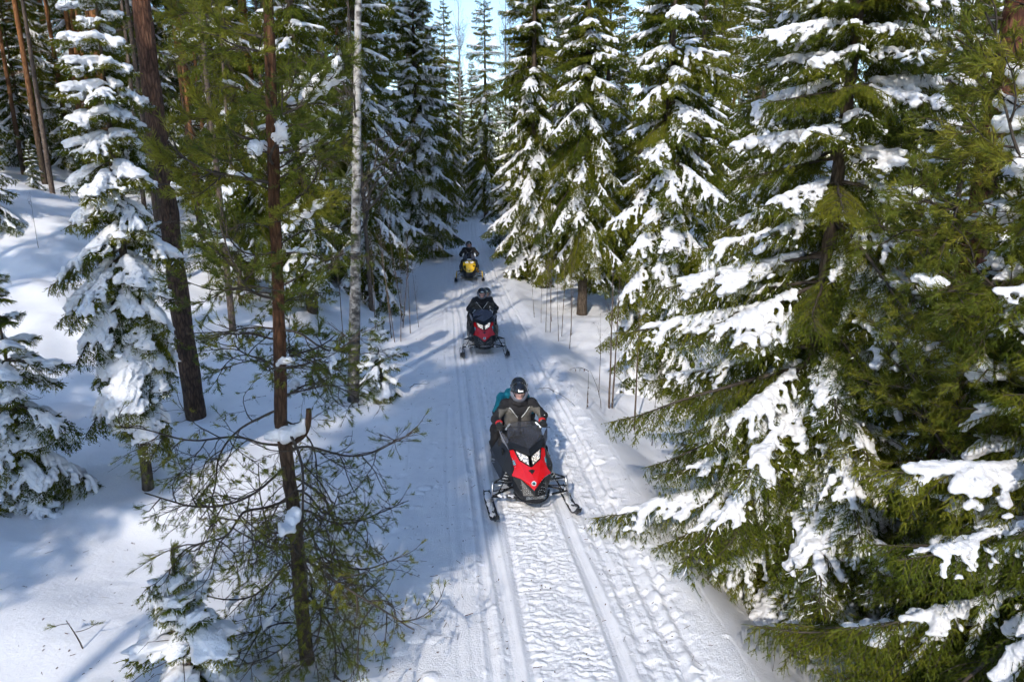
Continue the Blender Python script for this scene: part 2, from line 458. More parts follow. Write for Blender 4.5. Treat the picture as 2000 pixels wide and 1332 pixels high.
def trail_detail(u, Y):
    """ruts, keel lines and the churned belt track in the packed snow"""
    X = u + trail_x(Y)
    z = np.zeros_like(u)
    def rut(c, w, depth, wig=0.05, seed=1, edge=0.35):
        cc = c + wig * (vnoise(Y / 3.1, Y * 0 + c * 7, seed) - 0.5) * 2
        t = (u - cc) / w
        return -depth * np.exp(-t ** 4) + edge * depth * (np.exp(-((np.abs(t) - 1.35) / 0.33) ** 2))
    for c, w, dp in ((-0.555, 0.075, 0.030), (0.555, 0.075, 0.030), (0.83, 0.06, 0.020), (1.18, 0.075, 0.030), (-0.78, 0.055, 0.020), (1.36, 0.045, 0.018), (-0.32, 0.05, 0.012)):
        z += rut(c, w, dp, 0.05, 31)
        z += -0.012 * np.exp(-((u - c - 0.05 * (vnoise(Y / 3.1, Y * 0 + c * 7, 31) - 0.5) * 2) / 0.012) ** 2)
    for c, dp in ((-1.12, 0.012), (-0.97, 0.010)):
        z += -dp * np.exp(-((u - c - 0.08 * (vnoise(Y / 5.0, Y * 0 + c, 33) - 0.5)) / 0.014) ** 2)
    # belt track: irregular cross ridges about 9 cm apart
    belt = sstep(0.46, 0.36, np.abs(u - 0.04 - 0.06 * (vnoise(Y / 2.4, Y * 0, 41) - 0.5)))
    ph = Y / 0.092 * 2 * math.pi + 6.5 * (vnoise(u / 0.16, Y / 0.22, 43) - 0.5) * 2 + 2.0 * (vnoise(u / 0.05, Y / 0.08, 44) - 0.5)
    keep = 0.06 + 0.94 * sstep(0.36, 0.62, vnoise(u / 0.5, Y / 0.7, 45))
    fr = np.mod(ph / (2 * math.pi), 1.0) - 0.5
    z += belt * keep * (0.007 * fr * 2 - 0.026 * np.exp(-(fr / 0.09) ** 2) * sstep(0.25, 0.6, vnoise(u / 0.10, Y / 0.12, 46)))
    z += belt * 0.026 * fbm(u / 0.09, Y / 0.07, 47, 4)
    # crumbs thrown to the right-hand side and between the ruts
    cr = sstep(0.55, 0.8, u) * sstep(1.75, 1.35, u) + 0.45 * sstep(-0.5, -0.62, u) * sstep(-1.0, -0.8, u)
    z += cr * (domes(u, Y, 0.10, 151, 0.34, 0.012, 0.045, 0.75) + domes(u, Y, 0.26, 156, 0.40, 0.03, 0.13, 0.5) * sstep(0.35, 0.6, vnoise(u / 0.5, Y / 0.6, 52)) + 0.030 * fbm(u / 0.14, Y / 0.12, 53, 4))
    z += belt * domes(u, Y, 0.09, 161, 0.22, 0.010, 0.026, 0.7)
    z += 0.008 * fbm(u / 0.3, Y / 0.5, 55, 3)
    # old foot prints and dropped lumps on the quiet left side
    lf = sstep(-1.0, -1.4, u)
    z += lf * 0.5 * domes(u, Y, 0.22, 171, 0.22, 0.015, 0.06, 0.6)
    return z

def grid_faces(r, c):
    i = np.arange(r - 1)[:, None] * c + np.arange(c - 1)[None, :]
    return np.stack([i, i + 1, i + c + 1, i + c], -1).reshape(-1, 4)

def make_ground():
    ys = [-60, -50, -40, -32, -26, -20, -15, -11, -8, -6, -4, -2, 0, 1.5, 3.0]
    y = 4.0
    while y < 75: ys.append(y); y += max(0.045, 0.0085 * y)
    while y < 900: ys.append(y); y *= 1.06
    us = [0, 0.5, 1.0, 1.3]
    u = 1.5
    while u < 12: us.append(u); u += 0.05 * max(1, u / 2.5)
    while u < 500: us.append(u); u *= 1.08
    us = np.array(us); us = np.concatenate([-us[:0:-1], us]); ys = np.array(ys)
    Y, U = np.meshgrid(ys, us, indexing='ij')
    X = U + trail_x(Y)
    Z = terrain(X, Y)
    Z = Z - 0.30 * sstep(1.86, 1.4, np.abs(U))                    # the trail sheet lies over this dip
    o = obj("snow_ground", mesh("snow_ground", np.stack([X, Y, Z], -1).reshape(-1, 3), grid_faces(*X.shape), [M["snow"]]))
    tag(o, "deep untouched snow on the forest floor beside the trail", kind="structure")
    ys = [-60, -40, -25, -15, -8, -4, -1, 1.0, 2.5]
    y = 3.5
    while y < 13: ys.append(y); y += max(0.012, 0.0022 * y)
    while y < 70: ys.append(y); y += 0.0055 * y
    while y < 260: ys.append(y); y *= 1.05
    ys = np.array(ys); us = np.concatenate([np.arange(-2.1, -0.9, 0.03), np.arange(-0.9, 1.5, 0.0155), np.arange(1.5, 2.11, 0.03)])
    Y, U = np.meshgrid(ys, us, indexing='ij')
    X = U + trail_x(Y)
    e = sstep(1.86, 1.6, np.abs(U))
    Z = terrain(X, Y) + trail_detail(U, Y) * e - 0.003 * sstep(1.7, 1.9, np.abs(U)) - 0.16 * sstep(1.95, 2.1, np.abs(U))
    o = obj("snow_trail", mesh("snow_trail", np.stack([X, Y, Z], -1).reshape(-1, 3), grid_faces(*X.shape), [M["trail"]]))
    tag(o, "packed snowmobile trail with ski ruts and belt tracks", kind="structure")
make_ground()

# ------------------------------------------------------------------ spruce branches: wood, hanging shoots with needles, snow lying on top
def norm(v): return v / (np.linalg.norm(v, axis=-1, keepdims=True) + 1e-9)

def needles(rs, P, D, Ln, per, length, width, spread=1.0, up=0.35):
    """per needles on each shoot (base P, direction D, length Ln): thin triangles"""
    n = len(P)
    t = (np.arange(per)[None, :] + rs.rand(n, per)) / per
    ref = norm(rs.normal(size=(n, 3)) + 1e-3)
    A = norm(np.cross(D, ref)); B = np.cross(D, A)
    ph = rs.rand(n, per) * 2 * math.pi
    rad = np.cos(ph)[..., None] * A[:, None, :] + np.sin(ph)[..., None] * B[:, None, :]
    rad[..., 2] += up * (rs.rand(n, per))
    dirn = norm(rad * spread + D[:, None, :] * (0.75 + 0.5 * rs.rand(n, per)[..., None]))
    base = P[:, None, :] + D[:, None, :] * (t * Ln[:, None])[..., None]
    ln = length * (0.75 + 0.5 * rs.rand(n, per)) * np.where(t > 0.85, 0.8, 1.0)
    side = norm(np.cross(dirn, rs.normal(size=(n, per, 3)))) * (width * 0.5)
    v0 = base - side; v1 = base + side; v2 = base + dirn * ln[..., None]
    V = np.stack([v0, v1, v2], 2).reshape(-1, 3)
    return V, np.arange(len(V)).reshape(-1, 3)

def slivers(rs, P, D, Ln, width):
    """far version of a needled shoot: two crossed diamond blades"""
    n = len(P)
    A = norm(np.cross(D, rs.normal(size=(n, 3)))); B = norm(np.cross(D, A))
    out, F = [], []
    k = 0
    for S in (A, B):
        w = (width * (0.7 + 0.6 * rs.rand(n)))[:, None]
        v = np.stack([P, P + D * Ln[:, None] * 0.45 + S * w, P + D * Ln[:, None], P + D * Ln[:, None] * 0.55 - S * w], 1)
        out.append(v.reshape(-1, 3)); F.append(np.arange(4 * n).reshape(-1, 4) + k); k += 4 * n
    return np.concatenate(out), np.concatenate(F)

class SpruceBranch: pass

def spruce_branch(seed, L, W, droop, hang, dens=1.0):
    rs = np.random.RandomState(seed)
    b = SpruceBranch(); b.L = L
    n = 14
    s = np.linspace(0, 1, n)
    wig = np.cumsum(rs.normal(0, 0.012, n)) * L
    axis = np.stack([L * s * (1 - 0.06 * droop * s), wig * s, L * (0.10 * s - droop * s ** 2 + 0.55 * droop * s ** 3.2)], -1)
    b.axis = axis; b.axis_r = np.interp(s, [0, 1], [0.008 + 0.010 * L, 0.003])
    def at(t):
        return np.array([np.interp(t, s, axis[:, i]) for i in range(3)])
    def tan(t):
        return norm(at(min(t + 0.04, 1)) - at(max(t - 0.04, 0)))
    b.sides = []
    P, D, Ln = [], [], []
    t = 0.10
    side = 1
    while t < 0.985:
        shape = min(1.0, (t / 0.30)) ** 0.8 * (1.05 * (1 - t)) ** 0.75 + 0.10
        ln = W * shape * (0.75 + 0.5 * rs.rand())
        p0 = at(t); tg = tan(t)
        a = math.radians(41 + rs.normal(0, 8))
        lat = norm(np.array([-tg[1], tg[0], 0])) * side
        d = norm(tg * math.cos(a) + lat * math.sin(a) + np.array([0, 0, rs.normal(0, 0.06)]))
        k = max(4, int(ln / 0.07))
        q = np.linspace(0, 1, k)
        hg = hang * (0.6 + 0.8 * rs.rand())
        pts = p0 + d * (q * ln)[:, None] + np.array([0, 0, -1.0]) * (hg * ln * q ** 1.8)[:, None]
        b.sides.append((pts, t))
        m = max(3, int(ln / (0.036 / dens)))
        q2 = np.linspace(0.12, 1.0, m)
        C0 = np.stack([np.interp(q2, q, pts[:, i]) for i in range(3)], -1)
        T0 = norm(np.gradient(C0, axis=0))
        perp = norm(np.cross(T0, np.array([0, 0, 1.0])))
        for sg in (-1, 1):
            dd = norm(T0 * 0.75 + sg * perp * (0.55 + 0.3 * rs.rand(m, 1)) + np.array([0, 0, -1.0]) * (0.15 + 0.9 * hang * rs.rand(m, 1) ** 1.5))
            l2 = (0.045 + 0.065 * rs.rand(m)) * np.interp(q2, [0, 0.6, 1], [1.05, 1.0, 0.75]) * min(1.25, 0.75 + 0.3 * L)
            P.append(C0); D.append(dd); Ln.append(l2)
        hsel = rs.rand(m) < 0.45                                   # hanging curtain
        if hsel.any():
            P.append(C0[hsel]); D.append(norm(T0[hsel] * 0.35 + rs.normal(0, 0.25, (hsel.sum(), 3)) + np.array([0, 0, -1.0])))
            Ln.append((0.06 + 0.13 * rs.rand(hsel.sum())) * (0.5 + hang))
        P.append(C0[-1:]); D.append(T0[-1:]); Ln.append(np.array([0.07]))
        side = -side
        t += (0.026 + 0.012 * rs.rand()) / max(L, 0.35) / dens * (1.0 if L > 0.8 else 0.8)
    m = int(L / 0.04)
    tt = np.linspace(0.12, 1.0, m)
    C0 = np.stack([np.interp(tt, s, axis[:, i]) for i in range(3)], -1); T0 = norm(np.gradient(C0, axis=0))
    P.append(C0); D.append(norm(T0 + rs.normal(0, 0.5, T0.shape))); Ln.append(np.full(m, 0.07))
    P.append(C0[-1:]); D.append(T0[-1:]); Ln.append(np.array([0.10]))
    b.P, b.D, b.Ln = np.concatenate(P), np.concatenate(D), np.concatenate(Ln)
    b.rs = rs
    return b

def spruce_branch_mesh(b, name, per=24, width=0.0036, length=0.019):
    g = Geo()
    gtube(g, b.axis, b.axis_r, 5, 0)
    rs = np.random.RandomState(7)
    if per == 0:                                                   # seen from 15 m and more: a shoot is two crossed blades
        V, F = slivers(rs, b.P, b.D, b.Ln * 1.2, 0.0105)
        g.add(V, F, 1)
        return g.build(name, [M["twig"], M["spruce"]], smooth=False)
    for pts, t in b.sides: gtube(g, pts, np.linspace(0.0045, 0.0018, len(pts)), 3, 0)
    V, F = needles(rs, b.P, b.D, b.Ln, per, length, width, 0.85)
    g.add(V, F, 1)
    w = norm(np.cross(b.D, rs.normal(size=b.D.shape))) * 0.006                 # the green core of each shoot
    n = len(b.P)
    core = np.stack([b.P - w, b.P + w, b.P + b.D * b.Ln[:, None]], 1).reshape(-1, 3)
    g.add(core, np.arange(3 * n).reshape(-1, 3), 1)
    return g.build(name, [M["twig"], M["spruce"]], smooth=False)

def branch_snow(b, seed, heavy, h=0.017, lines=True):
    rs = np.random.RandomState(seed)
    pr = []
    L = b.L
    top = 0.018 + 0.026 * heavy
    def run(pts, r0, r1, lift):
        for i in range(len(pts) - 1):
            q0, q1 = i / (len(pts) - 1), (i + 1) / (len(pts) - 1)
            pr.append((pts[i] + [0, 0, lift], pts[i + 1] + [0, 0, lift], r0 + (r1 - r0) * q0, r0 + (r1 - r0) * q1))
    start, tipc = 0.15 + 0.18 * rs.rand(), 0.70 + 0.16 * rs.rand()
    for i in range(len(b.axis) - 1):
        t = i / (len(b.axis) - 1)
        if t < start or t > tipc: continue
        if rs.rand() < 0.22 * (1.3 - heavy): continue
        r = (0.026 + 0.030 * heavy) * (0.7 + 0.6 * rs.rand())
        pr.append((b.axis[i] + [0, 0, top], b.axis[i + 1] + [0, 0, top], r, r * 0.9))
    for pts, t in b.sides:
        keep = 0.50 + 0.45 * heavy
        band = 0.5 + 0.5 * math.sin(t * 17 + seed)                   # whole stretches have shed their load
        if rs.rand() > keep * (0.45 + 0.75 * band) or t < start * 0.8 or t > tipc: continue
        ln = len(pts)
        cutn = max(2, int(ln * (0.40 + 0.45 * rs.rand())) + 1)
        r = (0.018 + 0.030 * heavy) * (0.6 + 0.8 * rs.rand()) * min(1.2, 0.6 + 0.4 * L)
        run(pts[:cutn], r, r * 0.72, top)
    x = b.P[:, 0] / L                                              # ragged rim: snow on single shoots grown into the pad
    sel = np.where((x > start) & (x < tipc) & (rs.rand(len(x)) < (0.10 + 0.22 * min(heavy, 1)) * (0.4 if h > 0.03 else 1)) & (b.D[:, 2] > -0.6))[0]
    for i in sel:
        r = rs.uniform(0.010, 0.020) * (1.5 if h > 0.03 else 1)
        pr.append((b.P[i] + [0, 0, 0.010], b.P[i] + b.D[i] * b.Ln[i] * rs.uniform(0.4, 0.85) + [0, 0, 0.008], r, r * 0.8))
    if not pr: pr = [(b.axis[5] + [0, 0, top], b.axis[6] + [0, 0, top], 0.04, 0.04)]
    V, Q = sdf_mesh(pr, h, k=0.032, noise=0.013 + 0.007 * heavy, nscale=0.17, seed=seed, zs=0.72)
    # a thin line of snow along many of the single shoots
    w0 = 0.0045 if h < 0.03 else 0.010
    sel = (rs.rand(len(b.P)) < (0.16 + 0.12 * heavy)) & (b.D[:, 2] > -0.72)
    if not lines: sel[:] = False
    P, D, Ln = b.P[sel], b.D[sel], b.Ln[sel]
    if len(P):
        up = np.array([0, 0, 1.0]); f0 = rs.rand(len(P), 1) * 0.3; f1 = 0.5 + rs.rand(len(P), 1) * 0.45
        p0 = P + D * Ln[:, None] * f0 + up * 0.004; p1 = P + D * Ln[:, None] * f1 + up * 0.004
        w = norm(np.cross(D, up)) * (w0 * (0.7 + 0.8 * rs.rand(len(P), 1))); t = up * (w0 * 1.5)
        T = np.stack([p0 - w, p1 - w * 0.6, p1 + t * 0.6, p0 + t, p1 + w * 0.6, p0 + w], 1).reshape(-1, 3)
        i = np.arange(len(P))[:, None] * 6 + len(V)
        Q = np.concatenate([Q, np.concatenate([i + [0, 1, 2, 3], i + [3, 2, 4, 5]])]); V = np.concatenate([V, T])
    return V, Q

SPRUCE = []
for i, (L, W, dr, hg) in enumerate([(0.40, 0.20, 0.05, 0.25), (0.50, 0.24, 0.10, 0.3),
                                    (0.80, 0.32, 0.12, 0.35), (0.90, 0.36, 0.22, 0.45),
                                    (1.25, 0.44, 0.18, 0.45), (1.35, 0.50, 0.30, 0.55),
                                    (1.80, 0.55, 0.22, 0.55), (1.95, 0.60, 0.36, 0.65), (2.4, 0.66, 0.30, 0.65)]):
    b = spruce_branch(100 + i, L, W, dr, hg, 1.0 if L < 1.5 else 0.88)
    b.mesh = [spruce_branch_mesh(b, "spruce_branch", 19, 0.0048, 0.020), spruce_branch_mesh(b, "spruce_branch", 11, 0.0078, 0.023), spruce_branch_mesh(b, "spruce_branch", 0)]
    b.snow = []
    for hv in (0.25, 0.6, 1.0, 1.7):
        V, Q = branch_snow(b, 200 + i * 7 + int(hv * 10), hv, (0.017 if L < 1.5 else 0.020) if hv < 1.5 else 0.024)
        b.snow.append(mesh("branch_snow", V, Q, [M["bsnow"]]))
    b.snow0 = [mesh("branch_snow", *branch_snow(b, 200 + i * 7 + int(hv * 10), hv, 0.018, False), [M["bsnow"]]) for hv in (0.25, 0.7)]
    SPRUCE.append(b)
LENS = np.array([b.L for b in SPRUCE])

def trunk_path(h, lean, rs, n=16, wob=0.02):
    z = np.linspace(0, 1, n)
    w = np.cumsum(rs.normal(0, wob, (n, 2)), axis=0) * 0.35
    w -= w[:1]
    return np.stack([lean[0] * z * h + w[:, 0] * z, lean[1] * z * h + w[:, 1] * z, -0.35 + z * (h + 0.35)], -1)

def path_at(path, z): return np.array([np.interp(z, path[:, 2], path[:, i]) for i in range(3)])

def place_branch(parent, bm, sm, base, yaw, pitch, roll, sc, name="branch"):
    o = bpy.data.objects.new(name, bm); C.objects.link(o); o.parent = parent
    m = Matrix.Translation(Vector(base)) @ Matrix.Rotation(yaw, 4, 'Z') @ Matrix.Rotation(-pitch, 4, 'Y') @ Matrix.Rotation(roll, 4, 'X') @ Matrix.Diagonal((sc[0], sc[1], sc[2], 1))
    o.matrix_local = m
    if sm is not None:
        s = bpy.data.objects.new("snow_load", sm); C.objects.link(s); s.parent = o; s["kind"] = "stuff"
    return o

def spruce_layout(rs, H, z0, R, expo=0.75, step=0.34, per=5, top_pitch=0.45, low_pitch=-0.55, sparse=0.0, rmin=0.25):
    """(z, yaw, length, pitch) for every branch of a spruce"""
    out = []
    z = H - 0.22
    yaw = rs.rand() * 6.28
    ph1, ph2 = rs.rand(2) * 6.28
    while z > z0:
        f = (H - z) / (H - z0)
        ln = max(rmin, R * min(1.0, f / 0.80) ** expo) * (0.92 if f > 0.92 else 1.0)
        n = per if ln > 0.5 else max(3, per - 1)
        for k in range(n):
            if rs.rand() < sparse: continue
            y = yaw + k * 2 * math.pi / n + rs.normal(0, 0.16)
            l = ln * (0.62 + 0.55 * rs.rand()) * (1 + 0.16 * math.sin(y + ph1) + 0.14 * math.sin(z * 2.1 + y * 2 + ph2))
            p = top_pitch + (low_pitch - top_pitch) * min(1, f * 1.35) + rs.normal(0, 0.09)
            out.append((z + rs.normal(0, 0.05), y, l, p))
        yaw += 0.9 + rs.rand()
        z -= step * (0.55 + 0.45 * min(1, f * 2.5)) * (0.85 + 0.3 * rs.rand())
    return out

def pick(rs, l, snow, lod=1):
    c = np.argsort(np.abs(np.log(LENS / l)))[:2]
    b = SPRUCE[c[0] if rs.rand() < 0.65 else c[1]]
    sm = None
    if snow > 0 and rs.rand() < min(1, 0.45 + snow):
        k = int(np.clip(round(snow * 2.6 - 0.4 + rs.normal(0, 0.55)), 0, 2 if snow <= 1 else 3)); sm = b.snow[k] if lod else b.snow0[min(k, 1)]
    return b, sm

def near_spruce(loc, H, R, label, seed, z0=0.5, tr=None, lean=(0, 0), snow=0.6, group=None, snow_top=None, lod=1, **kw):
    rs = np.random.RandomState(seed)
    z = ground_z(*loc)
    root = empty("spruce_tree", (loc[0], loc[1], z - 0.02))
    tag(root, label, "tree", group)
    tr = tr or 0.011 * H + 0.02
    path = trunk_path(H, lean, rs)
    rad = tr * np.clip(1.02 - np.linspace(0, 1, len(path)), 0.03, 1) ** 0.85
    rad[0] *= 1.25
    g = Geo(); gtube(g, path, rad, 9, 0)
    # dead lower twigs
    for k in range(int(10 + 3 * H)):
        zz = 0.3 + rs.rand() * min(H * 0.5, z0 + 1.6); a = rs.rand() * 6.28; l = 0.25 + 0.5 * rs.rand()
        p0 = path_at(path, zz); q = np.linspace(0, 1, 5)
        pts = p0 + np.stack([np.cos(a + 0.3 * q) * q * l, np.sin(a + 0.3 * q) * q * l, -0.25 * l * q ** 1.5 + 0.03 * rs.normal(0, 1, 5)], -1)
        gtube(g, pts, np.linspace(0.006, 0.002, 5), 3, 0)
    t = obj("trunk", g.build("trunk", [M["spruce_bark"]]), root)
    for (zz, y, l, p) in spruce_layout(rs, H, z0, R, **kw):
        sn = snow if snow_top is None else snow + (snow_top - snow) * min(1, max(0, zz / H))
        b, sm = pick(rs, l, sn, lod)
        sc = l / b.L; cr = 0.5 * (sc + 1)
        place_branch(root, b.mesh[lod], sm, path_at(path, zz), y, p, rs.normal(0, 0.12), (sc, cr * (0.9 + 0.25 * rs.rand()), cr))
    # leader shoot
    b = SPRUCE[0]
    place_branch(root, b.mesh[lod], None, path_at(path, H - 0.3), rs.rand() * 6, 1.45, 0, (0.9, 0.35, 0.9), "leader_shoot")
    return root

# ------------------------------------------------------------------ baked spruces for the forest behind (one mesh each for trunk, crown, snow; shared by copies)
def xform(V, base, yaw, pitch, roll, sc):
    m = np.array(Matrix.Translation(Vector(base)) @ Matrix.Rotation(yaw, 4, 'Z') @ Matrix.Rotation(-pitch, 4, 'Y') @ Matrix.Rotation(roll, 4, 'X') @ Matrix.Diagonal((sc[0], sc[1], sc[2], 1)))
    return V @ m[:3, :3].T + m[:3, 3]

LO = []
for i, (L, W, dr, hg) in enumerate([(0.45, 0.22, 0.1, 0.3), (0.85, 0.32, 0.16, 0.4), (1.3, 0.44, 0.25, 0.5), (1.9, 0.56, 0.3, 0.6)]):
    b = spruce_branch(300 + i, L, W, dr, hg, 0.62)
    rs = np.random.RandomState(5 + i)
    sel = rs.rand(len(b.P)) < 0.8
    b.nv, b.nf = slivers(rs, b.P[sel], b.D[sel], b.Ln[sel] * 1.45, 0.013)
    b.sv, b.sf = branch_snow(b, 400 + i, 0.62, 0.052)
    LO.append(b)
LOL = np.array([b.L for b in LO])

def baked_spruce(seed, H, R, z0, snow=0.8, **kw):
    rs = np.random.RandomState(seed)
    path = trunk_path(H, (0, 0), rs)
    gt, gc, gs = Geo(), Geo(), Geo()
    tr = 0.010 * H + 0.02
    gtube(gt, path, tr * np.clip(1.02 - np.linspace(0, 1, len(path)), 0.03, 1) ** 0.85, 8, 0)
    for (zz, y, l, p) in spruce_layout(rs, H, z0, R, **kw):
        b = LO[int(np.argmin(np.abs(np.log(LOL / l))))]
        sc = l / b.L; cr = 0.5 * (sc + 1)
        a = (path_at(path, zz), y, p, rs.normal(0, 0.12), (sc, cr, cr))
        gc.add(xform(b.nv, *a), b.nf)
        gc.add(*tube(xform(b.axis[::3], *a), b.axis_r[::3], 3), 1)
        if rs.rand() < snow * (1.15 - 0.5 * zz / H): gs.add(xform(b.sv, *a), b.sf)
    return (gt.build("trunk", [M["spruce_bark"]]), gc.build("crown", [M["spruce"], M["twig"]], smooth=False), gs.build("snow_load", [M["bsnow"]]))

FS = [baked_spruce(11, 13.5, 2.1, 0.9, 0.80, step=0.42, per=5, low_pitch=-0.75, sparse=0.06), baked_spruce(12, 16.0, 2.2, 1.4, 0.62, step=0.48, per=5, low_pitch=-0.65, sparse=0.12),
      baked_spruce(13, 9.5, 1.6, 0.6, 0.95, step=0.40, per=5), baked_spruce(14, 5.0, 1.15, 0.35, 0.95, step=0.34, per=5)]

def forest_spruce(k, loc, sc, rz, label, group):
    z = ground_z(*loc)
    r = empty("spruce_tree", (loc[0], loc[1], z - 0.05), rz)
    r.scale = (sc, sc, sc)
    tag(r, label, "tree", group)
    t, c, s = FS[k]
    obj("trunk", t, r); tag(obj("crown", c, r), kind="stuff"); tag(obj("snow_load", s, r), kind="stuff")
    return r

# ------------------------------------------------------------------ pine branches: crooked wood, brush-like shoots of long needles, lumps of snow
class PineBranch: pass

def pine_branch(seed, L, style):
    rs = np.random.RandomState(seed)
    b = PineBranch(); b.L = L; b.wood = []; P, D, Ln = [], [], []
    bare = style == "bare"
    def grow(p, d, ln, r, lev):
        n = max(4, int(ln / 0.07))
        st = ln / n
        pts = [p]
        turn = rs.normal(0, 0.05, 3)
        for i in range(n):
            f = i / n
            g = -0.10 if (bare and f < 0.6) else (0.05 if bare else (-0.03 if f < 0.55 else 0.10))
            turn = turn * 0.7 + rs.normal(0, 0.13 if bare else 0.09, 3)
            d = norm(d + turn * (1.0 if lev else 0.55) + np.array([0, 0, g * (1.0 if lev else 0.5)]))
            p = p + d * st; pts.append(p)
        pts = np.array(pts)
        b.wood.append((pts, np.linspace(r, max(0.0016, r * 0.38), len(pts)), lev))
        T = norm(np.gradient(pts, axis=0))
        maxlev = 3 if bare else 2
        if lev < maxlev:
            t = (0.22 if lev == 0 else 0.2) + 0.1 * rs.rand()
            side = 1 if rs.rand() < 0.5 else -1
            while t < 0.96:
                q = pts[int(t * n)]; tg = T[int(t * n)]
                lat = norm(np.cross(tg, [0, 0, 1.0])) * side
                a = math.radians(rs.uniform(32, 68))
                dd = norm(tg * math.cos(a) + lat * math.sin(a) + np.array([0, 0, rs.normal(-0.1 if bare else 0.05, 0.3)]))
                cl = ln * (0.62 if lev == 0 else 0.5) * (1.15 - 0.75 * t) * rs.uniform(0.6, 1.2)
                if cl > 0.06: grow(q, dd, cl, max(0.0018, r * 0.5), lev + 1)
                side = -side if rs.rand() < 0.8 else side
                t += ((0.085 if bare else 0.085) if lev == 0 else (0.17 if bare else 0.22)) * rs.uniform(0.6, 1.4) * (1.0 if L > 0.9 else 1.3)
        # shoots
        if lev >= 1:
            if bare:
                if rs.rand() < 0.62: P.append(pts[-1]); D.append(T[-1]); Ln.append(0.045 + 0.04 * rs.rand())
                if rs.rand() < 0.25: P.append(pts[-2]); D.append(norm(T[-1] + rs.normal(0, 0.5, 3))); Ln.append(0.05)
            else:
                for k in range(2 + (lev > 1)):
                    P.append(pts[-1]); D.append(norm(T[-1] + rs.normal(0, 0.38 * (k > 0), 3) + np.array([0, 0, 0.12]))); Ln.append(0.09 + 0.08 * rs.rand())
                m = len(pts)
                for i in range(max(1, int(m * 0.4)), m - 1):
                    if rs.rand() < 0.75:
                        P.append(pts[i]); D.append(norm(T[i] + rs.normal(0, 0.45, 3) + np.array([0, 0, 0.15]))); Ln.append(0.07 + 0.06 * rs.rand())
    grow(np.zeros(3), norm(np.array([1.0, 0, 0.05])), L, (0.005 + 0.006 * L) if bare else (0.007 + 0.008 * L), 0)
    b.P, b.D, b.Ln = np.array(P), np.array(D), np.array(Ln)
    return b

def pine_branch_mesh(b, name, per, ln=0.052, width=0.0030):
    g = Geo()
    for pts, r, lev in b.wood: gtube(g, pts, r, 5 if lev == 0 else 3, 0 if lev < 2 else 1)
    rs = np.random.RandomState(3)
    V, F = needles(rs, b.P, b.D, b.Ln, per, ln, width, 0.85, 0.15)
    g.add(V, F, 2)
    for p, d, l in zip(b.P, b.D, b.Ln): gtube(g, np.stack([p, p + d * l]), [0.0026, 0.0012], 3, 1)
    return g.build(name, [M["twig"], M["shoot"], M["pine"]], smooth=False)

def pine_snow(b, seed, nclump, r=0.06, h=0.018):
    rs = np.random.RandomState(seed)
    pr = []
    main = b.wood[0][0]
    subs = [w for w in b.wood if w[2] == 1 and len(w[0]) > 4]
    for c in range(nclump):
        if rs.rand() < 0.3 or not subs:
            i = rs.randint(min(5, len(main) - 5), max(6, len(main) - 4)); pts = main[i:i + rs.randint(3, 6)]
        else:
            w = subs[rs.randint(len(subs))][0]; i = rs.randint(0, max(1, len(w) - 4)); pts = w[i:i + rs.randint(3, 6)]
        rr = r * rs.uniform(0.6, 1.25)
        for a, q in zip(pts[:-1], pts[1:]):
            k = rs.uniform(0.75, 1.15)
            pr.append((a + [0, 0, rr * 0.6], q + [0, 0, rr * 0.6], rr * k, rr * k * 0.85))
    V, Q = sdf_mesh(pr, h, k=0.045, noise=0.019, nscale=0.15, seed=seed, zs=0.82)
    return V, Q

LUSH, BARE = [], []
for i, L in enumerate([0.7, 0.95, 1.3, 1.7]):
    b = pine_branch(500 + i, L, "lush"); b.mesh = pine_branch_mesh(b, "pine_branch", 26, 0.056, 0.0064)
    b.snow = [mesh("branch_snow", *pine_snow(b, 520 + i * 3 + k, n, 0.055 + 0.012 * k), [M["bsnow"]]) for k, n in enumerate((2, 4, 6))]
    LUSH.append(b)
for i, L in enumerate([0.8, 1.1, 1.4, 1.75, 1.5]):
    b = pine_branch(540 + i, L, "bare"); b.mesh = pine_branch_mesh(b, "pine_branch", 28, 0.046, 0.0038)
    b.snow = [mesh("branch_snow", *pine_snow(b, 570 + i * 3 + k, n, 0.038 + 0.01 * k), [M["bsnow"]]) for k, n in enumerate((1, 2, 4))]
    BARE.append(b)

def near_pine(loc, path, rad, label, branches, bark, seed, group=None, name="pine_tree", sides=12):
    """branches: (z, yaw, length, pitch, style, snow 0..3)"""
    rs = np.random.RandomState(seed)
    z = ground_z(*loc)
    root = empty(name, (loc[0], loc[1], z - 0.02)); tag(root, label, "tree", group)
    path = np.array(path, float)
    zz = np.linspace(path[0, 2], path[-1, 2], 48)
    fine = np.stack([np.interp(zz, path[:, 2], path[:, i]) for i in range(3)], -1)
    fr = np.interp(zz, np.linspace(path[0, 2], path[-1, 2], len(rad)), rad) * (1 + rs.normal(0, 0.035, len(zz)))
    fine[:, :2] += np.cumsum(rs.normal(0, 0.0035, (len(zz), 2)), axis=0)
    g = Geo(); gtube(g, fine, fr, sides, 0)
    obj("trunk", g.build("trunk", [bark]), root)
    for (bz, yaw, l, p, st, sn) in branches:
        lib = LUSH if st == "lush" else BARE
        d = np.array([abs(math.log(b.L / l)) for b in lib]); o = np.argsort(d)
        b = lib[o[0] if rs.rand() < 0.6 else o[1]]
        sc = l / b.L
        sm = b.snow[min(2, sn - 1)] if sn > 0 else None
        place_branch(root, b.mesh, sm, path_at(fine, bz), yaw, p, rs.uniform(-0.5, 0.5), (sc,) * 3)
    return root, fine

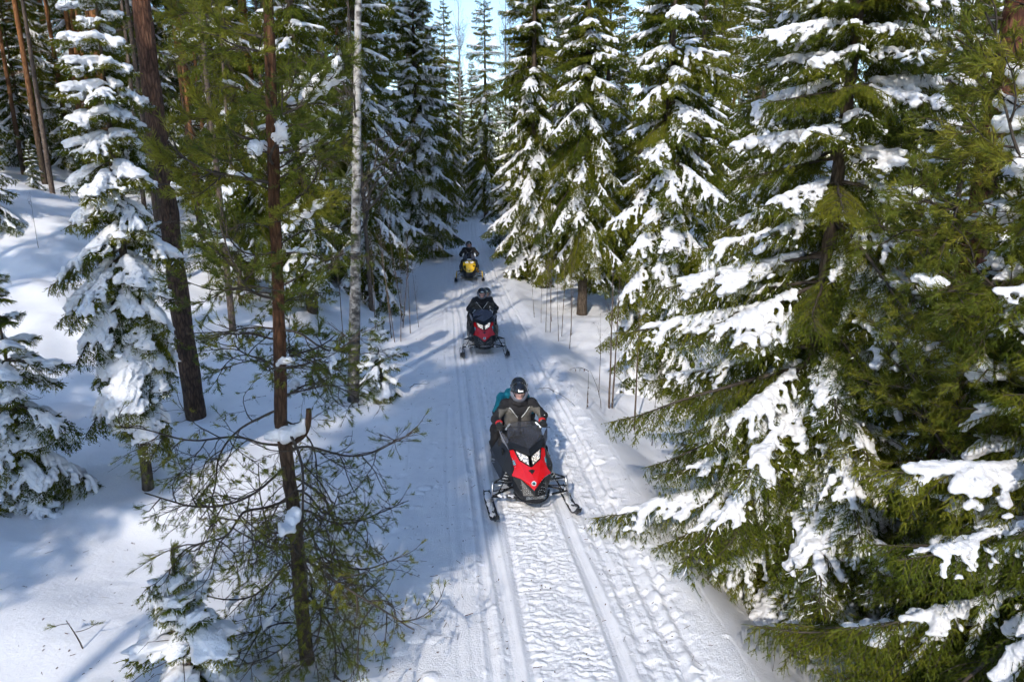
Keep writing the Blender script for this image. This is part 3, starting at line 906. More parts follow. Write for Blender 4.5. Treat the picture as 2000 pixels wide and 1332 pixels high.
def baked_pine(seed, H, z0, R, n):
    rs = np.random.RandomState(seed)
    path = trunk_path(H, (rs.normal(0, 0.01), rs.normal(0, 0.01)), rs, 18, 0.03)
    gt, gc, gs = Geo(), Geo(), Geo()
    gtube(gt, path, (0.0078 * H + 0.01) * np.clip(1.02 - np.linspace(0, 1, 18), 0.04, 1) ** 0.7, 9, 0)
    for k in range(26):                                            # dead stubs on the bare stem
        zz = rs.uniform(1.5, z0 + 1); a = rs.rand() * 6.28; l = rs.uniform(0.15, 0.9)
        q = np.linspace(0, 1, 4); p0 = path_at(path, zz)
        gtube(gt, p0 + np.stack([np.cos(a) * q * l, np.sin(a) * q * l, 0.1 * l * rs.normal() * q ** 2 - 0.1 * l * q], -1), np.linspace(0.014, 0.004, 4), 3, 0)
    for k in range(n):
        f = rs.rand(); zz = z0 + (H - z0 - 0.3) * f
        l = R * (0.45 + 0.55 * math.sin(math.pi * min(1, 0.25 + 0.75 * (1 - f)))) * rs.uniform(0.6, 1.1)
        b = LUSH[rs.randint(4)]
        sc = l / b.L
        a = (path_at(path, zz), rs.rand() * 6.28, rs.uniform(-0.15, 0.5) + 0.4 * f, rs.normal(0, 0.3), (sc, sc, sc))
        sel = rs.rand(len(b.P)) < 0.7
        A = norm(b.D[sel] + rs.normal(0, 0.5, (sel.sum(), 3)))
        V, F = slivers(rs, np.repeat(b.P[sel], 2, 0), norm(np.repeat(b.D[sel], 2, 0) + rs.normal(0, 0.6, (2 * sel.sum(), 3))), np.full(2 * sel.sum(), 0.17), 0.016)
        gc.add(xform(V, *a), F)
        for pts, r, lev in b.wood:
            if lev < 2: gc.add(*tube(xform(pts[::2] if len(pts) > 4 else pts, *a), 0.012 * sc if lev == 0 else 0.006, 3), 1)
        if rs.rand() < 0.9:
            if not hasattr(b, "losnow"): b.losnow = pine_snow(b, 900, 15, 0.062, 0.06)
            gs.add(xform(b.losnow[0], *a), b.losnow[1])
    return (gt.build("trunk", [M["pine_bark"]]), gc.build("crown", [M["pine"], M["twig"]], smooth=False), gs.build("snow_load", [M["bsnow"]]))

FP = [baked_pine(61, 17.0, 8.5, 2.1, 40), baked_pine(62, 14.5, 7.0, 1.8, 34), baked_pine(63, 19.0, 10.5, 2.3, 42)]

def forest_pine(k, loc, sc, rz, label, group):
    r = empty("pine_tree", (loc[0], loc[1], ground_z(*loc) - 0.05), rz); r.scale = (sc, sc, sc)
    tag(r, label, "tree", group)
    t, c, s = FP[k]
    obj("trunk", t, r); tag(obj("crown", c, r), kind="stuff"); tag(obj("snow_load", s, r), kind="stuff")
    return r

# ------------------------------------------------------------------ bare broadleaf wood: birches, saplings, brush
def bare_tree(seed, H, tr, z0, nb, spread=0.35, up=1.1, levels=2, wob=0.02, droop=0.0, bl=0.28):
    rs = np.random.RandomState(seed)
    path = trunk_path(H, (0, 0), rs, 14, wob)
    g, gb = Geo(), Geo()
    gtube(g, path, tr * np.clip(1.02 - np.linspace(0, 1, 14), 0.06, 1) ** 0.8, 8 if tr > 0.03 else 5, 0)
    def grow(p, d, ln, r, lev):
        n = max(3, int(ln / 0.16)); pts = [p]
        for i in range(n):
            d = norm(d + rs.normal(0, 0.12, 3) + np.array([0, 0, 0.05 - droop * i / n])); p = p + d * ln / n; pts.append(p)
        pts = np.array(pts)
        gtube(gb, pts, np.linspace(r, max(0.0014, r * 0.3), len(pts)), 4 if lev == 0 else 3, 0)
        if lev < levels:
            for k in range(max(2, int(ln / 0.20))):
                i = rs.randint(1, len(pts)); dd = norm(d + rs.normal(0, 0.55, 3))
                grow(pts[i], dd, ln * rs.uniform(0.25, 0.5), max(0.0016, r * 0.45), lev + 1)
    for k in range(nb):
        f = rs.rand() ** 0.8; z = z0 + (H - z0) * 0.96 * f
        a = rs.rand() * 6.28
        d = norm(np.array([math.cos(a) * spread * 2.4, math.sin(a) * spread * 2.4, up]))
        grow(path_at(path, z), d, (1.05 - 0.7 * f) * bl * H * rs.uniform(0.6, 1.1), max(0.002, tr * 0.22 * (1.1 - f)), 0)
    return g, gb

def place_bare(name, mtrunk, mbr, loc, sc, rz, label, cat, group=None, tilt=(0, 0)):
    r = empty(name, (loc[0], loc[1], ground_z(*loc) - 0.04), rz); r.scale = (sc,) * 3
    r.rotation_euler = (tilt[0], tilt[1], rz)
    tag(r, label, cat, group)
    obj("trunk" if cat == "tree" else "stem", mtrunk, r); obj("branches", mbr, r)
    return r

# ------------------------------------------------------------------ the trees that stand out
R_ = random.Random(4)
# --- right of the trail
near_spruce((3.6, 16.6), 13.5, 2.05, "tall snow-laden spruce right of the trail, behind the two bare sapling stems", 21, lod=2, z0=0.55, snow=0.58, snow_top=0.22, step=0.40, per=6, low_pitch=-0.8, sparse=0.16)
near_spruce((3.72, 8.05), 10.6, 2.5, "big snow-laden spruce whose lowest branches reach over the right trail edge", 22, z0=0.35, snow=0.46, snow_top=0.30, step=0.34, per=7, expo=0.9, top_pitch=0.2, low_pitch=-0.42, sparse=0.05)
near_spruce((2.66, 25.4), 15, 2.6, "broad snowy spruce with a bare lower stem beside the trail", 23, lod=2, z0=2.2, snow=0.50, snow_top=0.15, step=0.38, per=6, low_pitch=-0.85, sparse=0.18)
near_spruce((0.95, 31.5), 17, 2.5, "tall snowy spruce overhanging the trail right of the yellow snowmobile", 24, lod=2, z0=0.9, snow=0.55, snow_top=0.15, step=0.44, per=6, low_pitch=-0.8, sparse=0.16)
near_spruce((4.75, 4.75), 7.0, 2.5, "dark green spruce cut off by the right edge, its branches reaching in low", 25, lod=0, z0=0.15, snow=0.30, snow_top=0.2, step=0.25, per=7, expo=0.7, top_pitch=0.1, low_pitch=-0.22)
near_spruce((5.6, 6.6), 8.0, 1.9, "green spruce at the right edge below the pine branches", 27, z0=0.4, snow=0.35, step=0.30, per=6, low_pitch=-0.35)
near_spruce((4.9, 11.8), 10.5, 1.7, "snowy spruce in deep shade behind the reddish pine trunk", 26, z0=0.8, snow=0.5, step=0.34, per=5)
# --- left of the trail
near_spruce((-5.61, 9.6), 7.6, 1.2, "spruce with heavy drooping snow loads, left of the slim pine", 31, z0=1.5, tr=0.085, lean=(0.04, 0), snow=1.2, snow_top=0.65, step=0.38, per=6, low_pitch=-0.95, top_pitch=0.1)
near_spruce((-6.9, 8.9), 3.5, 1.0, "young spruce with a bare spiky top near the left edge", 32, z0=0.25, tr=0.045, snow=0.95, snow_top=0.15, step=0.30, per=5, low_pitch=-0.75, expo=0.95, rmin=0.12)
near_spruce((-2.85, 5.15), 1.75, 0.62, "small snow-buried spruce at the bottom edge, left of the slim pine's foot", 33, z0=0.12, tr=0.03, snow=1.3, step=0.14, per=6, sparse=0.3, low_pitch=-0.85, rmin=0.15)
near_spruce((-2.85, 14.2), 1.95, 0.70, "little spruce at the foot of the birch", 34, z0=0.15, tr=0.03, snow=0.7, step=0.26, per=5, low_pitch=-0.6, expo=0.95, rmin=0.14)
near_spruce((-5.0, 37.5), 16, 2.6, "tall snowy spruce on the left where the trail disappears", 35, lod=2, z0=0.8, snow=0.75, step=0.42, per=6)
near_spruce((-5.4, 26.5), 13, 2.3, "snow-covered spruce behind the birch, left of the trail", 36, lod=2, z0=1.0, snow=0.75, step=0.40, per=5)

# the slim pine in front
brs = []
rs = np.random.RandomState(77)
for k in range(38):
    z = 0.35 + 4.9 * (k / 38.0) + rs.uniform(-0.05, 0.05)
    bare = z < 3.0
    l = np.interp(z, [0.3, 0.8, 1.6, 2.6, 3.4, 5.5], [0.75, 1.25, 1.75, 1.7, 1.15, 0.9]) * rs.uniform(0.7, 1.1)
    brs.append((z, k * 2.4 + rs.normal(0, 0.3), l, rs.uniform(-0.35, 0.1) if bare else rs.uniform(-0.15, 0.35), "bare" if (z < 2.9 or rs.rand() < 0.75) else "lush", int(rs.choice([0, 1], p=[0.65, 0.35]))))
for k in range(5):
    z = rs.uniform(0.5, 2.9); brs.append((z, rs.rand() * 6.28, rs.uniform(0.7, 1.6), rs.uniform(-0.45, 0.15), "bare", int(rs.choice([0, 0, 1]))))
for k in range(10):
    z = 3.0 + 0.34 * k; brs.append((z, 1.1 * k + rs.rand(), rs.uniform(0.6, 1.0), rs.uniform(-0.2, 0.25), "lush" if k % 4 == 1 else "bare", int(rs.choice([0, 1, 1]))))
for k in range(13):
    z = rs.uniform(5.0, 9.0)
    brs.append((z, rs.rand() * 6.28, rs.uniform(0.7, 1.2), rs.uniform(0.0, 0.4), "lush", int(rs.choice([0, 1, 2]))))
pine_a, pa = near_pine((-2.2, 6.2), [(0, 0, -0.4), (-0.01, 0, 1.2), (-0.03, 0, 2.55), (-0.05, 0.0, 2.75), (-0.02, 0, 3.2), (0.05, 0, 4.6), (0.16, 0, 6.4), (0.25, 0, 9.5)],
    [0.078, 0.070, 0.064, 0.056, 0.050, 0.044, 0.036, 0.015], "slim reddish pine in front with tangled bare lower branches and a broken hooked stub", brs, M["young_pine_bark"], 78)
g = Geo(); q = np.linspace(0, 1, 9)
gtube(g, np.stack([0.25 * np.sin(q * 1.5), -0.02 * q, 2.56 + 0.34 * q ** 2.2], -1), np.linspace(0.046, 0.026, 9), 8, 0, True)
stub = obj("broken_stub", g.build("broken_stub", [M["young_pine_bark"]]), pine_a)
pr = [(np.array([-0.16, 0.0, 2.62]), np.array([0.0, -0.03, 2.64]), 0.05, 0.075), (np.array([0.0, -0.03, 2.64]), np.array([0.17, -0.02, 2.70]), 0.08, 0.05), (np.array([0.17, -0.02, 2.70]), np.array([0.2, -0.02, 2.78]), 0.045, 0.03)]
obj("snow_load", mesh("snow_cap", *sdf_mesh(pr, 0.012, 0.04, 0.008, 0.1, 3), [M["bsnow"]]), stub)

# the big dark pine behind, and the reddish pine at the right
brs = [(z, rs.rand() * 6.28, rs.uniform(0.9, 1.7), rs.uniform(-0.1, 0.3), "lush" if z > 7.5 else "bare", int(rs.choice([1, 2, 3]))) for z in np.linspace(3.4, 12, 20)]
near_pine((-6.15, 12.4), [(0.06, 0, -0.4), (0.02, 0, 2), (-0.02, 0, 5), (0.0, 0, 9), (0.05, 0, 14)], [0.195, 0.165, 0.15, 0.13, 0.08], "stout dark-barked pine behind the snow-laden left spruce", brs, M["old_pine_bark"], 81, sides=16)
brs = [(z, rs.uniform(1.2, 5.2), rs.uniform(0.9, 1.75), rs.uniform(-0.25, 0.25), "lush", int(rs.choice([0, 1, 2, 3]))) for z in np.linspace(1.6, 9, 19)]
brs += [(0.9, 3.4, 1.7, -0.05, "lush", 2), (1.2, 2.9, 1.5, 0.0, "lush", 2), (0.7, 3.9, 1.4, 0.05, "lush", 1), (2.7, 3.5, 1.75, -0.1, "lush", 1), (3.0, 4.1, 1.7, -0.1, "lush", 2)]
near_pine((5.9, 8.7), [(0, 0, -0.4), (0.02, 0, 3), (-0.03, 0, 6), (0.05, 0, 11)], [0.175, 0.15, 0.13, 0.07], "reddish pine trunk with bright green needle tufts at the right", brs, M["red_pine_bark"], 82, sides=14)
brs = [(z, rs.uniform(2.2, 4.2), rs.uniform(1.2, 1.75), rs.uniform(-0.15, 0.2), "lush", int(rs.choice([0, 1, 2]))) for z in np.linspace(2.8, 7.5, 10)]
brs += [(z, a, l, p, "lush", sn) for z, a, l, p, sn in ((5.3, 3.35, 1.7, 0.05, 1), (5.0, 3.0, 1.6, -0.1, 2), (5.7, 3.6, 1.7, 0.0, 0), (6.1, 3.2, 1.6, -0.05, 1), (4.5, 3.5, 1.5, -0.1, 0), (5.5, 2.7, 1.6, 0.0, 2), (4.0, 3.1, 1.4, -0.1, 1))]
near_pine((4.75, 5.6), [(0, 0, -0.4), (0.02, 0, 3), (-0.03, 0, 6), (0.05, 0, 9)], [0.10, 0.09, 0.075, 0.03], "young pine with long bright needles in the upper right corner", brs, M["red_pine_bark"], 83)

# birches and the bare tall stems
def birch(loc, H, tr, label, seed, tilt=(0, 0), group=None, mat="birch"):
    g, gb = bare_tree(seed, H, tr, 3.4, 26, 0.4, 1.0, 2, 0.05, 0.12, 0.16)
    return place_bare("birch_tree", g.build("trunk", [M[mat]]), gb.build("branches", [M["twig"]]), loc, 1.0, 0, label, "tree", group, tilt)
birch((-3.52, 14.3), 13, 0.135, "white birch beside the trail on the left, with a little spruce at its foot", 41, (0, 0.075))
birch((-8.8, 21.0), 13, 0.13, "grey stem between the dark pine and the slim pine", 42, (0, -0.02), mat="alder")
birch((2.1, 36.0), 18, 0.16, "birch rising behind the broad spruces right of the trail", 43, (0, 0.01))

# slim bare-stemmed young trees in the left stand share one shape
g_, gb_ = bare_tree(47, 12, 0.075, 3.0, 16, 0.4, 1.0, 1, 0.05, 0.1, 0.14)
ST, SB = g_.build("trunk", [M["alder"]]), gb_.build("branches", [M["twig"]])
for k, (x, y, lab) in enumerate([(-7.5, 18.6, "thin leafless stem right of the stout dark pine"), (-5.9, 19.4, "thin leafless stem between the slim front pine and the birch"), (-10.4, 19.6, "thin leafless stem just left of the stout dark pine"),
                                 (-12.6, 24.8, "thin leafless stem on the crest left of the laden spruce"), (-4.7, 22.4, "thin leafless stem just right of the birch"), (-8.3, 24.2, "thin leafless stem deep behind the slim front pine"), (-15.8, 24.0, "thin leafless stem by the far-left orange trunks"), (-6.9, 16.4, "thin leafless stem close behind the slim front pine"), (-9.2, 26.0, "thin leafless stem between the dark pine and the slim pine, farther back"), (-11.6, 22.6, "thin leafless stem above the laden spruce's right side"), (-5.3, 25.0, "thin leafless stem behind the birch")]):
    place_bare("bare_stem_tree", ST, SB, (x, y), 0.9 + 0.04 * k, k * 1.9, lab, "tree", "thin leafless stems in the left stand", (0.02 * math.sin(k), 0.025 * math.cos(2 * k)))

# ------------------------------------------------------------------ the forest behind
SPOTS = [(-5.61, 9.6), (-6.9, 8.9), (-6.15, 12.4), (-3.52, 14.3), (-8.8, 21), (3.6, 16.6), (3.72, 8.05), (2.66, 25.4), (0.95, 31.5), (4.9, 11.8), (5.9, 8.7), (-5, 37.5), (-5.4, 26.5), (2.1, 36), (4.75, 4.75), (4.75, 5.6), (5.6, 6.6)]
def free(x, y, dmin):
    return all((x - a) ** 2 + (y - b) ** 2 > dmin * dmin for a, b in SPOTS)
def px_of(x, y, z):
    dep = y * math.cos(PITCH) - (z - 5) * math.sin(PITCH)
    return 0.5 + (24 / 36) * x / dep
ZN = {"L": "on the left slope", "R": "right of the trail", "C": "at the trail end", "B": "in the rearmost rows"}

# hand-placed pines and spruces one can pick out
for k, (x, y, sc, lab) in enumerate([
    (-17.6, 26.4, 0.95, "orange-barked pine trunk at the far left edge of the forest"),
    (-15.6, 27.9, 1.0, "straight orange pine, second trunk from the left edge"),
    (-13.9, 31.0, 1.05, "sunlit orange pine on the crest of the left slope"),
    (-9.9, 17.5, 1.05, "tall orange pine close behind the stout dark-barked pine"),
    (-6.4, 21.6, 0.9, "pine between the slim front pine and the birch"),
    (-11.0, 24.4, 1.0, "grey-footed pine behind the grey stem on the slope"),
    (-13.0, 22.8, 0.8, "slim pine standing on the open left slope"),
    (-19.6, 28.2, 0.9, "slim orange pine behind the leftmost trunks"),
    (-18.4, 30.4, 0.95, "orange pine in the second row at far left"),
    (-14.9, 25.4, 0.75, "thin young pine between the far-left trunks and the laden spruce"),
    (-12.3, 28.4, 0.9, "orange pine seen left of the stout dark trunk"),
    (-13.1, 26.3, 0.72, "very slim pine on the crest behind the laden left spruce"),
    (-7.9, 26.6, 0.9, "slim pine behind the slim front pine, left of the birch"),
    (-10.0, 22.2, 0.8, "slim pine just right of the stout dark trunk"),
    (-6.8, 28.8, 0.95, "slim pine glimpsed left of the birch"),
    (-20.6, 33.0, 1.0, "orange pine far up the slope at the left edge")]):
    forest_pine(k % 3, (x, y), sc, k * 1.3, lab, "pines on the left slope").scale[:] = (sc * 0.8, sc * 0.8, sc); SPOTS.append((x, y))
for k, (x, y, i, sc, lab) in enumerate([
    (-2.35, 63.0, 1, 1.25, "slender tall spruce in the middle where the trail bends away"),
    (-7.6, 33.0, 1, 0.95, "snowy spruce behind the birch on the left"),
    (-10.2, 30.5, 2, 1.0, "mid-sized spruce deep in the left forest behind the pine trunks"),
    (5.6, 21.5, 0, 1.0, "spruce filling the gap behind the snow-laden one right of the saplings"),
    (6.4, 26.5, 1, 1.0, "tall spruce far behind at right, its top near the sky gap"),
    (4.2, 31.5, 0, 1.1, "snow-striped spruce right behind the broad one"),
    (-5.1, 69.0, 0, 1.05, "full spruce closing the view at the far end of the trail"),
    (-3.6, 72.0, 2, 1.2, "smaller spruce in the middle of the view, beyond the trail bend"),
    (-6.9, 65.5, 1, 1.0, "tall spruce left of the far trail bend"),
    (1.2, 68.0, 0, 1.1, "spruce just right of the slender one beyond the trail bend"),
    (-4.4, 78.0, 1, 1.0, "hazy tall spruce farthest down the line of the trail"),
    (-1.5, 80.0, 2, 1.25, "low far spruce under the right part of the sky gap"),
    (-3.0, 88.0, 2, 1.3, "low far spruce in the middle under the sky gap"),
    (-2.1, 76.0, 3, 1.6, "small far spruce beside the slender tall one"),
    (0.9, 46.0, 0, 1.1, "spruce right of the trail end, behind the overhanging one"),
    (-4.9, 53.0, 1, 1.05, "spruce whose right side borders the sky gap at the trail end"),
    (-6.6, 46.0, 1, 1.0, "spruce on the left side of the trail end"),
    (-8.6, 41.0, 0, 1.1, "spruce second in the row left of the trail end"),
    (-14.2, 18.8, 3, 0.75, "snow-buried young spruce at the left edge on the slope"),
    (-11.6, 20.6, 3, 0.32, "tiny snow-covered spruce on the open left slope"),
    (-16.5, 29.2, 3, 0.8, "young snowy spruce between the orange trunks at far left"),
    (-18.3, 32.4, 2, 0.8, "half-grown spruce behind the orange trunks at far left"),
    (-13.4, 29.8, 3, 1.0, "young snowy spruce on the crest of the left slope"),
    (-15.0, 33.6, 2, 0.9, "half-grown spruce beyond the crest of the left slope"),
    (-21.0, 30.6, 2, 0.85, "half-grown spruce at the far left edge"),
    (-16.8, 24.6, 3, 0.35, "knee-high snowy spruce below the far-left trunks"),
    (8.6, 12.6, 2, 1.05, "shaded spruce behind the reddish pine at the right edge"),
    (7.6, 39.0, 0, 1.1, "spruce glimpsed between the two snowy spruces right of the saplings"),
    (5.6, 36.5, 2, 1.2, "half-hidden spruce in the gap right of the broad one"),
    (3.2, 41.0, 1, 1.0, "tall spruce behind the birch right of the trail"),
    (9.4, 33.0, 1, 0.95, "tall spruce behind the gap beside the big right spruce"),
    (0.2, 39.5, 2, 1.25, "spruce just behind the overhanging one at the trail"),
    (8.2, 23.5, 0, 0.95, "full spruce in the shade behind the big right spruce"),
    (7.4, 16.2, 0, 0.95, "dark spruce in the background right of centre"),
    (10.5, 16.0, 0, 1.0, "shaded spruce in the right corner of the background"),
    (6.9, 10.8, 2, 0.85, "low dark spruce between the reddish pine and the edge")]):
    forest_spruce(i, (x, y), sc, k * 0.9, lab, "snowy spruces around the trail"); SPOTS.append((x, y))

ONES = ["", "first", "second", "third", "fourth", "fifth", "sixth", "seventh", "eighth", "ninth", "tenth", "eleventh", "twelfth", "thirteenth", "fourteenth", "fifteenth", "sixteenth", "seventeenth", "eighteenth", "nineteenth"]
def ordinal(n):
    if n < 20: return ONES[n]
    t = ["twent", "thirt", "fort", "fift", "sixt"][n // 10 - 2]
    return t + "ieth" if n % 10 == 0 else t + "y-" + ONES[n % 10]
FILLED = []
rs = np.random.RandomState(2024)
def fill(n, xr, yr, dmin, pinep, zone, sidecheck):
    c = 0
    for t in range(4000):
        if c >= n: break
        x = rs.uniform(*xr); y = rs.uniform(*yr)
        u = x - float(trail_x(y))
        if not sidecheck(x, y, u) or not free(x, y, dmin): continue
        fx = px_of(x, y, 4)
        if fx < -0.10 or fx > 1.10: continue
        SPOTS.append((x, y)); c += 1
        far = "far back" if y > 42 else "halfway back"
        if rs.rand() < pinep: q = ("bare-trunked pines %s %s" % (far, ZN[zone]), fx); o = forest_pine(rs.randint(3), (x, y), rs.uniform(0.85, 1.15), rs.rand() * 6, "x", "background pines " + ZN[zone])
        else:
            i = int(rs.choice([0, 1, 2, 3], p=[0.34, 0.28, 0.24, 0.14])); big = ["full snowy", "tall snowy", "smaller snowy", "young snow-covered"][i]
            q = ("%s spruces %s %s" % (big, far, ZN[zone]), fx); o = forest_spruce(i, (x, y), rs.uniform(0.8, 1.15), rs.rand() * 6, "x", "background spruces " + ZN[zone])
        FILLED.append((*q, o))
fill(9, (-14, -5), (18, 27), 1.7, 0.30, "L", lambda x, y, u: u < -3.2 and 0.205 < px_of(x, y, 2) < 0.45)
fill(34, (-34, -11), (25.5, 40), 1.5, 0.55, "L", lambda x, y, u: -0.04 < px_of(x, y, 4) < 0.30)
fill(50, (-46, -7), (23, 64), 1.9, 0.45, "L", lambda x, y, u: u < -3.6 and (y > 26 or x > -9 and y > 24 or x < -17))
fill(34, (2, 40), (15, 62), 2.1, 0.12, "R", lambda x, y, u: u > 3.4)
fill(22, (-16, 10), (58, 78), 2.3, 0.15, "C", lambda x, y, u: (u > 1.6 or u < -2.6 or y > 70) and not 0.445 < px_of(x, y, 4) < 0.512)
fill(80, (-75, 75), (66, 104), 2.6, 0.12, "B", lambda x, y, u: not 0.452 < px_of(x, y, 4) < 0.505)
for kind in {f[0] for f in FILLED}:
    for n, f in enumerate(sorted((f for f in FILLED if f[0] == kind), key=lambda f: f[1])):
        f[2]["label"] = "%s from left of the %s" % (ordinal(n + 1), kind)
# the forest goes on behind the photographer; it shades the left bank
for k, (x, y, i, sc) in enumerate([(-8.4, 1.0, 2, 1.0), (-11.8, 2.5, 1, 0.9), (-4.9, 0.6, 3, 0.95), (-11.5, -3.5, 0, 0.95), (-16.2, 6.0, 1, 0.9)]):
    forest_spruce(i, (x, y), sc, k * 1.7, "forest spruce behind the viewpoint", "spruces behind the viewpoint")
for k, (x, y, sc) in enumerate([(-6.2, -3.6, 0.8), (-4.4, -2.4, 0.6), (-8.0, -6.0, 0.9), (-12.0, -8.0, 1.0), (-9.0, 4.6, 0.8), (-15.0, 12.0, 0.9), (-14.6, 8.0, 0.85), (-18.0, 11.0, 1.0), (-17.6, 15.6, 0.85)]):
    forest_pine(k % 3, (x, y), sc, k * 2.1, "forest pine behind the viewpoint", "pines behind the viewpoint")

# leafless birches high up at the back
bmesh_t, bmesh_b = bare_tree(91, 17, 0.10, 6.0, 46, 0.33, 1.5, 2, 0.03, 0.05, 0.20)
bt, bb = bmesh_t.build("trunk", [M["birch"]]), bmesh_b.build("branches", [M["shoot"]])
for k, (x, y, sc, lab) in enumerate([(-0.6, 66, 1.2, "leafless pale birch in the sky gap right of the slender spruce"), (1.2, 60, 1.1, "leafless birch behind the tall spruces right of the sky gap"), (-4.3, 60, 1.1, "leafless birch left of the slender spruce at the trail end"),
                                     (14.5, 46, 1.15, "leafless birch in the small sky gap at the upper right"), (16.5, 44, 1.05, "second leafless birch in the upper right sky gap"), (-0.2, 58.5, 1.0, "thin leafless birch beside the slender spruce")]):
    place_bare("birch_tree", bt, bb, (x, y), sc, k * 1.1, lab, "tree", "leafless birches at the back")

# ------------------------------------------------------------------ bare saplings and brush along the trail
SAP = []
for k in range(5):
    g, gb = bare_tree(120 + k, 2.6, 0.013, 0.9, 9, 0.22, 1.3, 1, 0.025, 0.0, 0.22)
    SAP.append((g.build("stem", [M["alder"]]), gb.build("branches", [M["alder"]])))
g, gb = bare_tree(131, 3.6, 0.027, 1.4, 8, 0.2, 1.5, 1, 0.02, 0.0, 0.16)
SAP.append((g.build("stem", [M["alder"]]), gb.build("branches", [M["alder"]])))
def sapling(k, x, y, sc, lab, tilt=(0, 0), group="bare saplings along the trail", name="bare_sapling"):
    place_bare(name, *SAP[k], (x, y), sc, k * 2.0 + x, lab, "sapling", group, tilt)
sapling(5, 2.66, 13.9, 0.92, "tall bare sapling stem nearest the right trail edge")
sapling(5, 2.18, 14.5, 1.0, "tall bare sapling stem just left of the nearest one")
sapling(5, 2.27, 14.62, 0.9, "bare sapling twin beside the second stem", (0.02, 0.03))
sapling(3, 2.05, 15.3, 0.8, "short bare sapling left of the twin stems")
sapling(4, 2.95, 13.4, 0.75, "low bare sapling right of the tallest stem", (0, 0.12))
R9 = [a / b for a, b in ((1.05, 20.6), (1.2, 20.9), (1.42, 20.2), (1.6, 21.3), (0.95, 21.8), (1.75, 20.0), (0.75, 22.4), (1.95, 21.9), (1.35, 22.7))]
for k, (x, y, sc) in enumerate([(1.05, 20.6, 0.95), (1.2, 20.9, 1.1), (1.42, 20.2, 0.9), (1.6, 21.3, 1.2), (0.95, 21.8, 0.8), (1.75, 20.0, 1.1), (0.75, 22.4, 0.9), (1.95, 21.9, 1.3), (1.35, 22.7, 1.0)]):
    sapling(k % 5, x, y, sc, ["leftmost", "second", "third", "fourth", "fifth", "sixth", "seventh", "eighth", "rightmost"][sorted(R9).index(x / y)] + " thin bare stem in the row right of the second snowmobile", (0.05 * math.sin(k * 3), 0.06 * math.cos(k * 2)), "thin stems right of the second snowmobile")
T9 = [a / b for a, b in ((-3.35, 18.9), (-3.5, 19.2), (-3.2, 19.0), (-3.42, 20.8), (-3.1, 20.2), (-3.75, 18.2), (-3.6, 21.9), (-2.95, 21.0), (-4.3, 16.9))]
for k, (x, y, sc) in enumerate([(-3.35, 18.9, 1.35), (-3.5, 19.2, 1.5), (-3.2, 19.0, 1.1), (-3.42, 20.8, 1.4), (-3.1, 20.2, 1.2), (-3.75, 18.2, 1.3), (-3.6, 21.9, 1.5), (-2.95, 21.0, 0.9), (-4.3, 16.9, 1.3)]):
    sapling(k % 5, x, y, sc, ["leftmost", "second", "third", "fourth", "fifth", "sixth", "seventh", "eighth", "rightmost"][sorted(T9).index(x / y)] + " bare grey sapling of the thicket left of the trail", (0.08 * math.sin(k * 2.3), 0.10 * math.cos(k * 3.1)), "thicket left of the trail")
for k, (x, y, sc) in enumerate([(4.6, 13.2, 0.9), (4.3, 14.2, 1.0), (5.4, 13.6, 1.1), (-11.8, 14.8, 0.6), (-9.0, 15.4, 0.5), (-12.6, 18.2, 0.6), (-7.9, 17.6, 0.7), (2.75, 6.1, 0.22), (-0.7, 48, 1.2), (-5.6, 49, 1.2)]):
    sapling(k % 5, x, y, sc, ["bare sapling in the hollow behind the big right spruce", "leafless stem in the hollow between the two big right spruces", "bare stem in shade right of the hollow", "single twig poking from the snow on the left slope", "single twig behind the stout pine", "thin twig high on the left slope", "thin stem behind the left spruce", "tiny twig near the bottom right trail edge", "thin stem right of the far trail end", "thin stem left of the far trail end"][k], (0, 0), None)

# dried weed with shrivelled leaves on the right bank
def weed(loc):
    rs = np.random.RandomState(5)
    r = empty("dried_weed", (loc[0], loc[1], ground_z(*loc) - 0.02)); tag(r, "dried weed with shrivelled brown leaves on the right bank of the trail", "plant")
    q = np.linspace(0, 1, 10)
    paths = [np.stack([0.02 * q, 0 * q, 0.85 * q], -1), np.stack([0.30 - 0.26 * q ** 1.4, 0.03 * q, 0.86 * q ** 0.8], -1),
             np.stack([0.02 - 0.42 * q, 0 * q, 0.84 + 0.10 * np.sin(q * 2.6) - 0.03 * q], -1), np.stack([-0.22 - 0.5 * q, 0.2 * q, 0.0 + 0.36 * q ** 0.6], -1)]
    for p in paths:
        g = Geo(); gtube(g, p, np.linspace(0.007, 0.003, 10), 4); obj("stem", g.build("stem", [M["twig"]]), r)
    for k in range(16):
        g = Geo()
        base = np.array([0.015, 0, 0.06 + 0.045 * k]) if k < 12 else np.array([0.02 - 0.42 * (k - 11) / 4.5, 0, 0.90])
        a = rs.rand() * 6.28
        V = base + np.array([[0, 0, 0], [0.018 * math.cos(a), 0.018 * math.sin(a), -0.03], [0.01 * math.cos(a + 1), 0.01 * math.sin(a + 1), -0.075], [-0.012 * math.cos(a), -0.012 * math.sin(a), -0.035], [0.005, 0.012, -0.03]])
        g.add(V, [[0, 1, 4], [1, 2, 4], [2, 3, 4], [3, 0, 4]]); obj("leaf", g.build("leaf", [M["dead_leaf"]], False), r)
M["dead_leaf"] = simple("dead_leaf", (0.10, 0.045, 0.025), 0.8)
weed((1.58, 13.6))

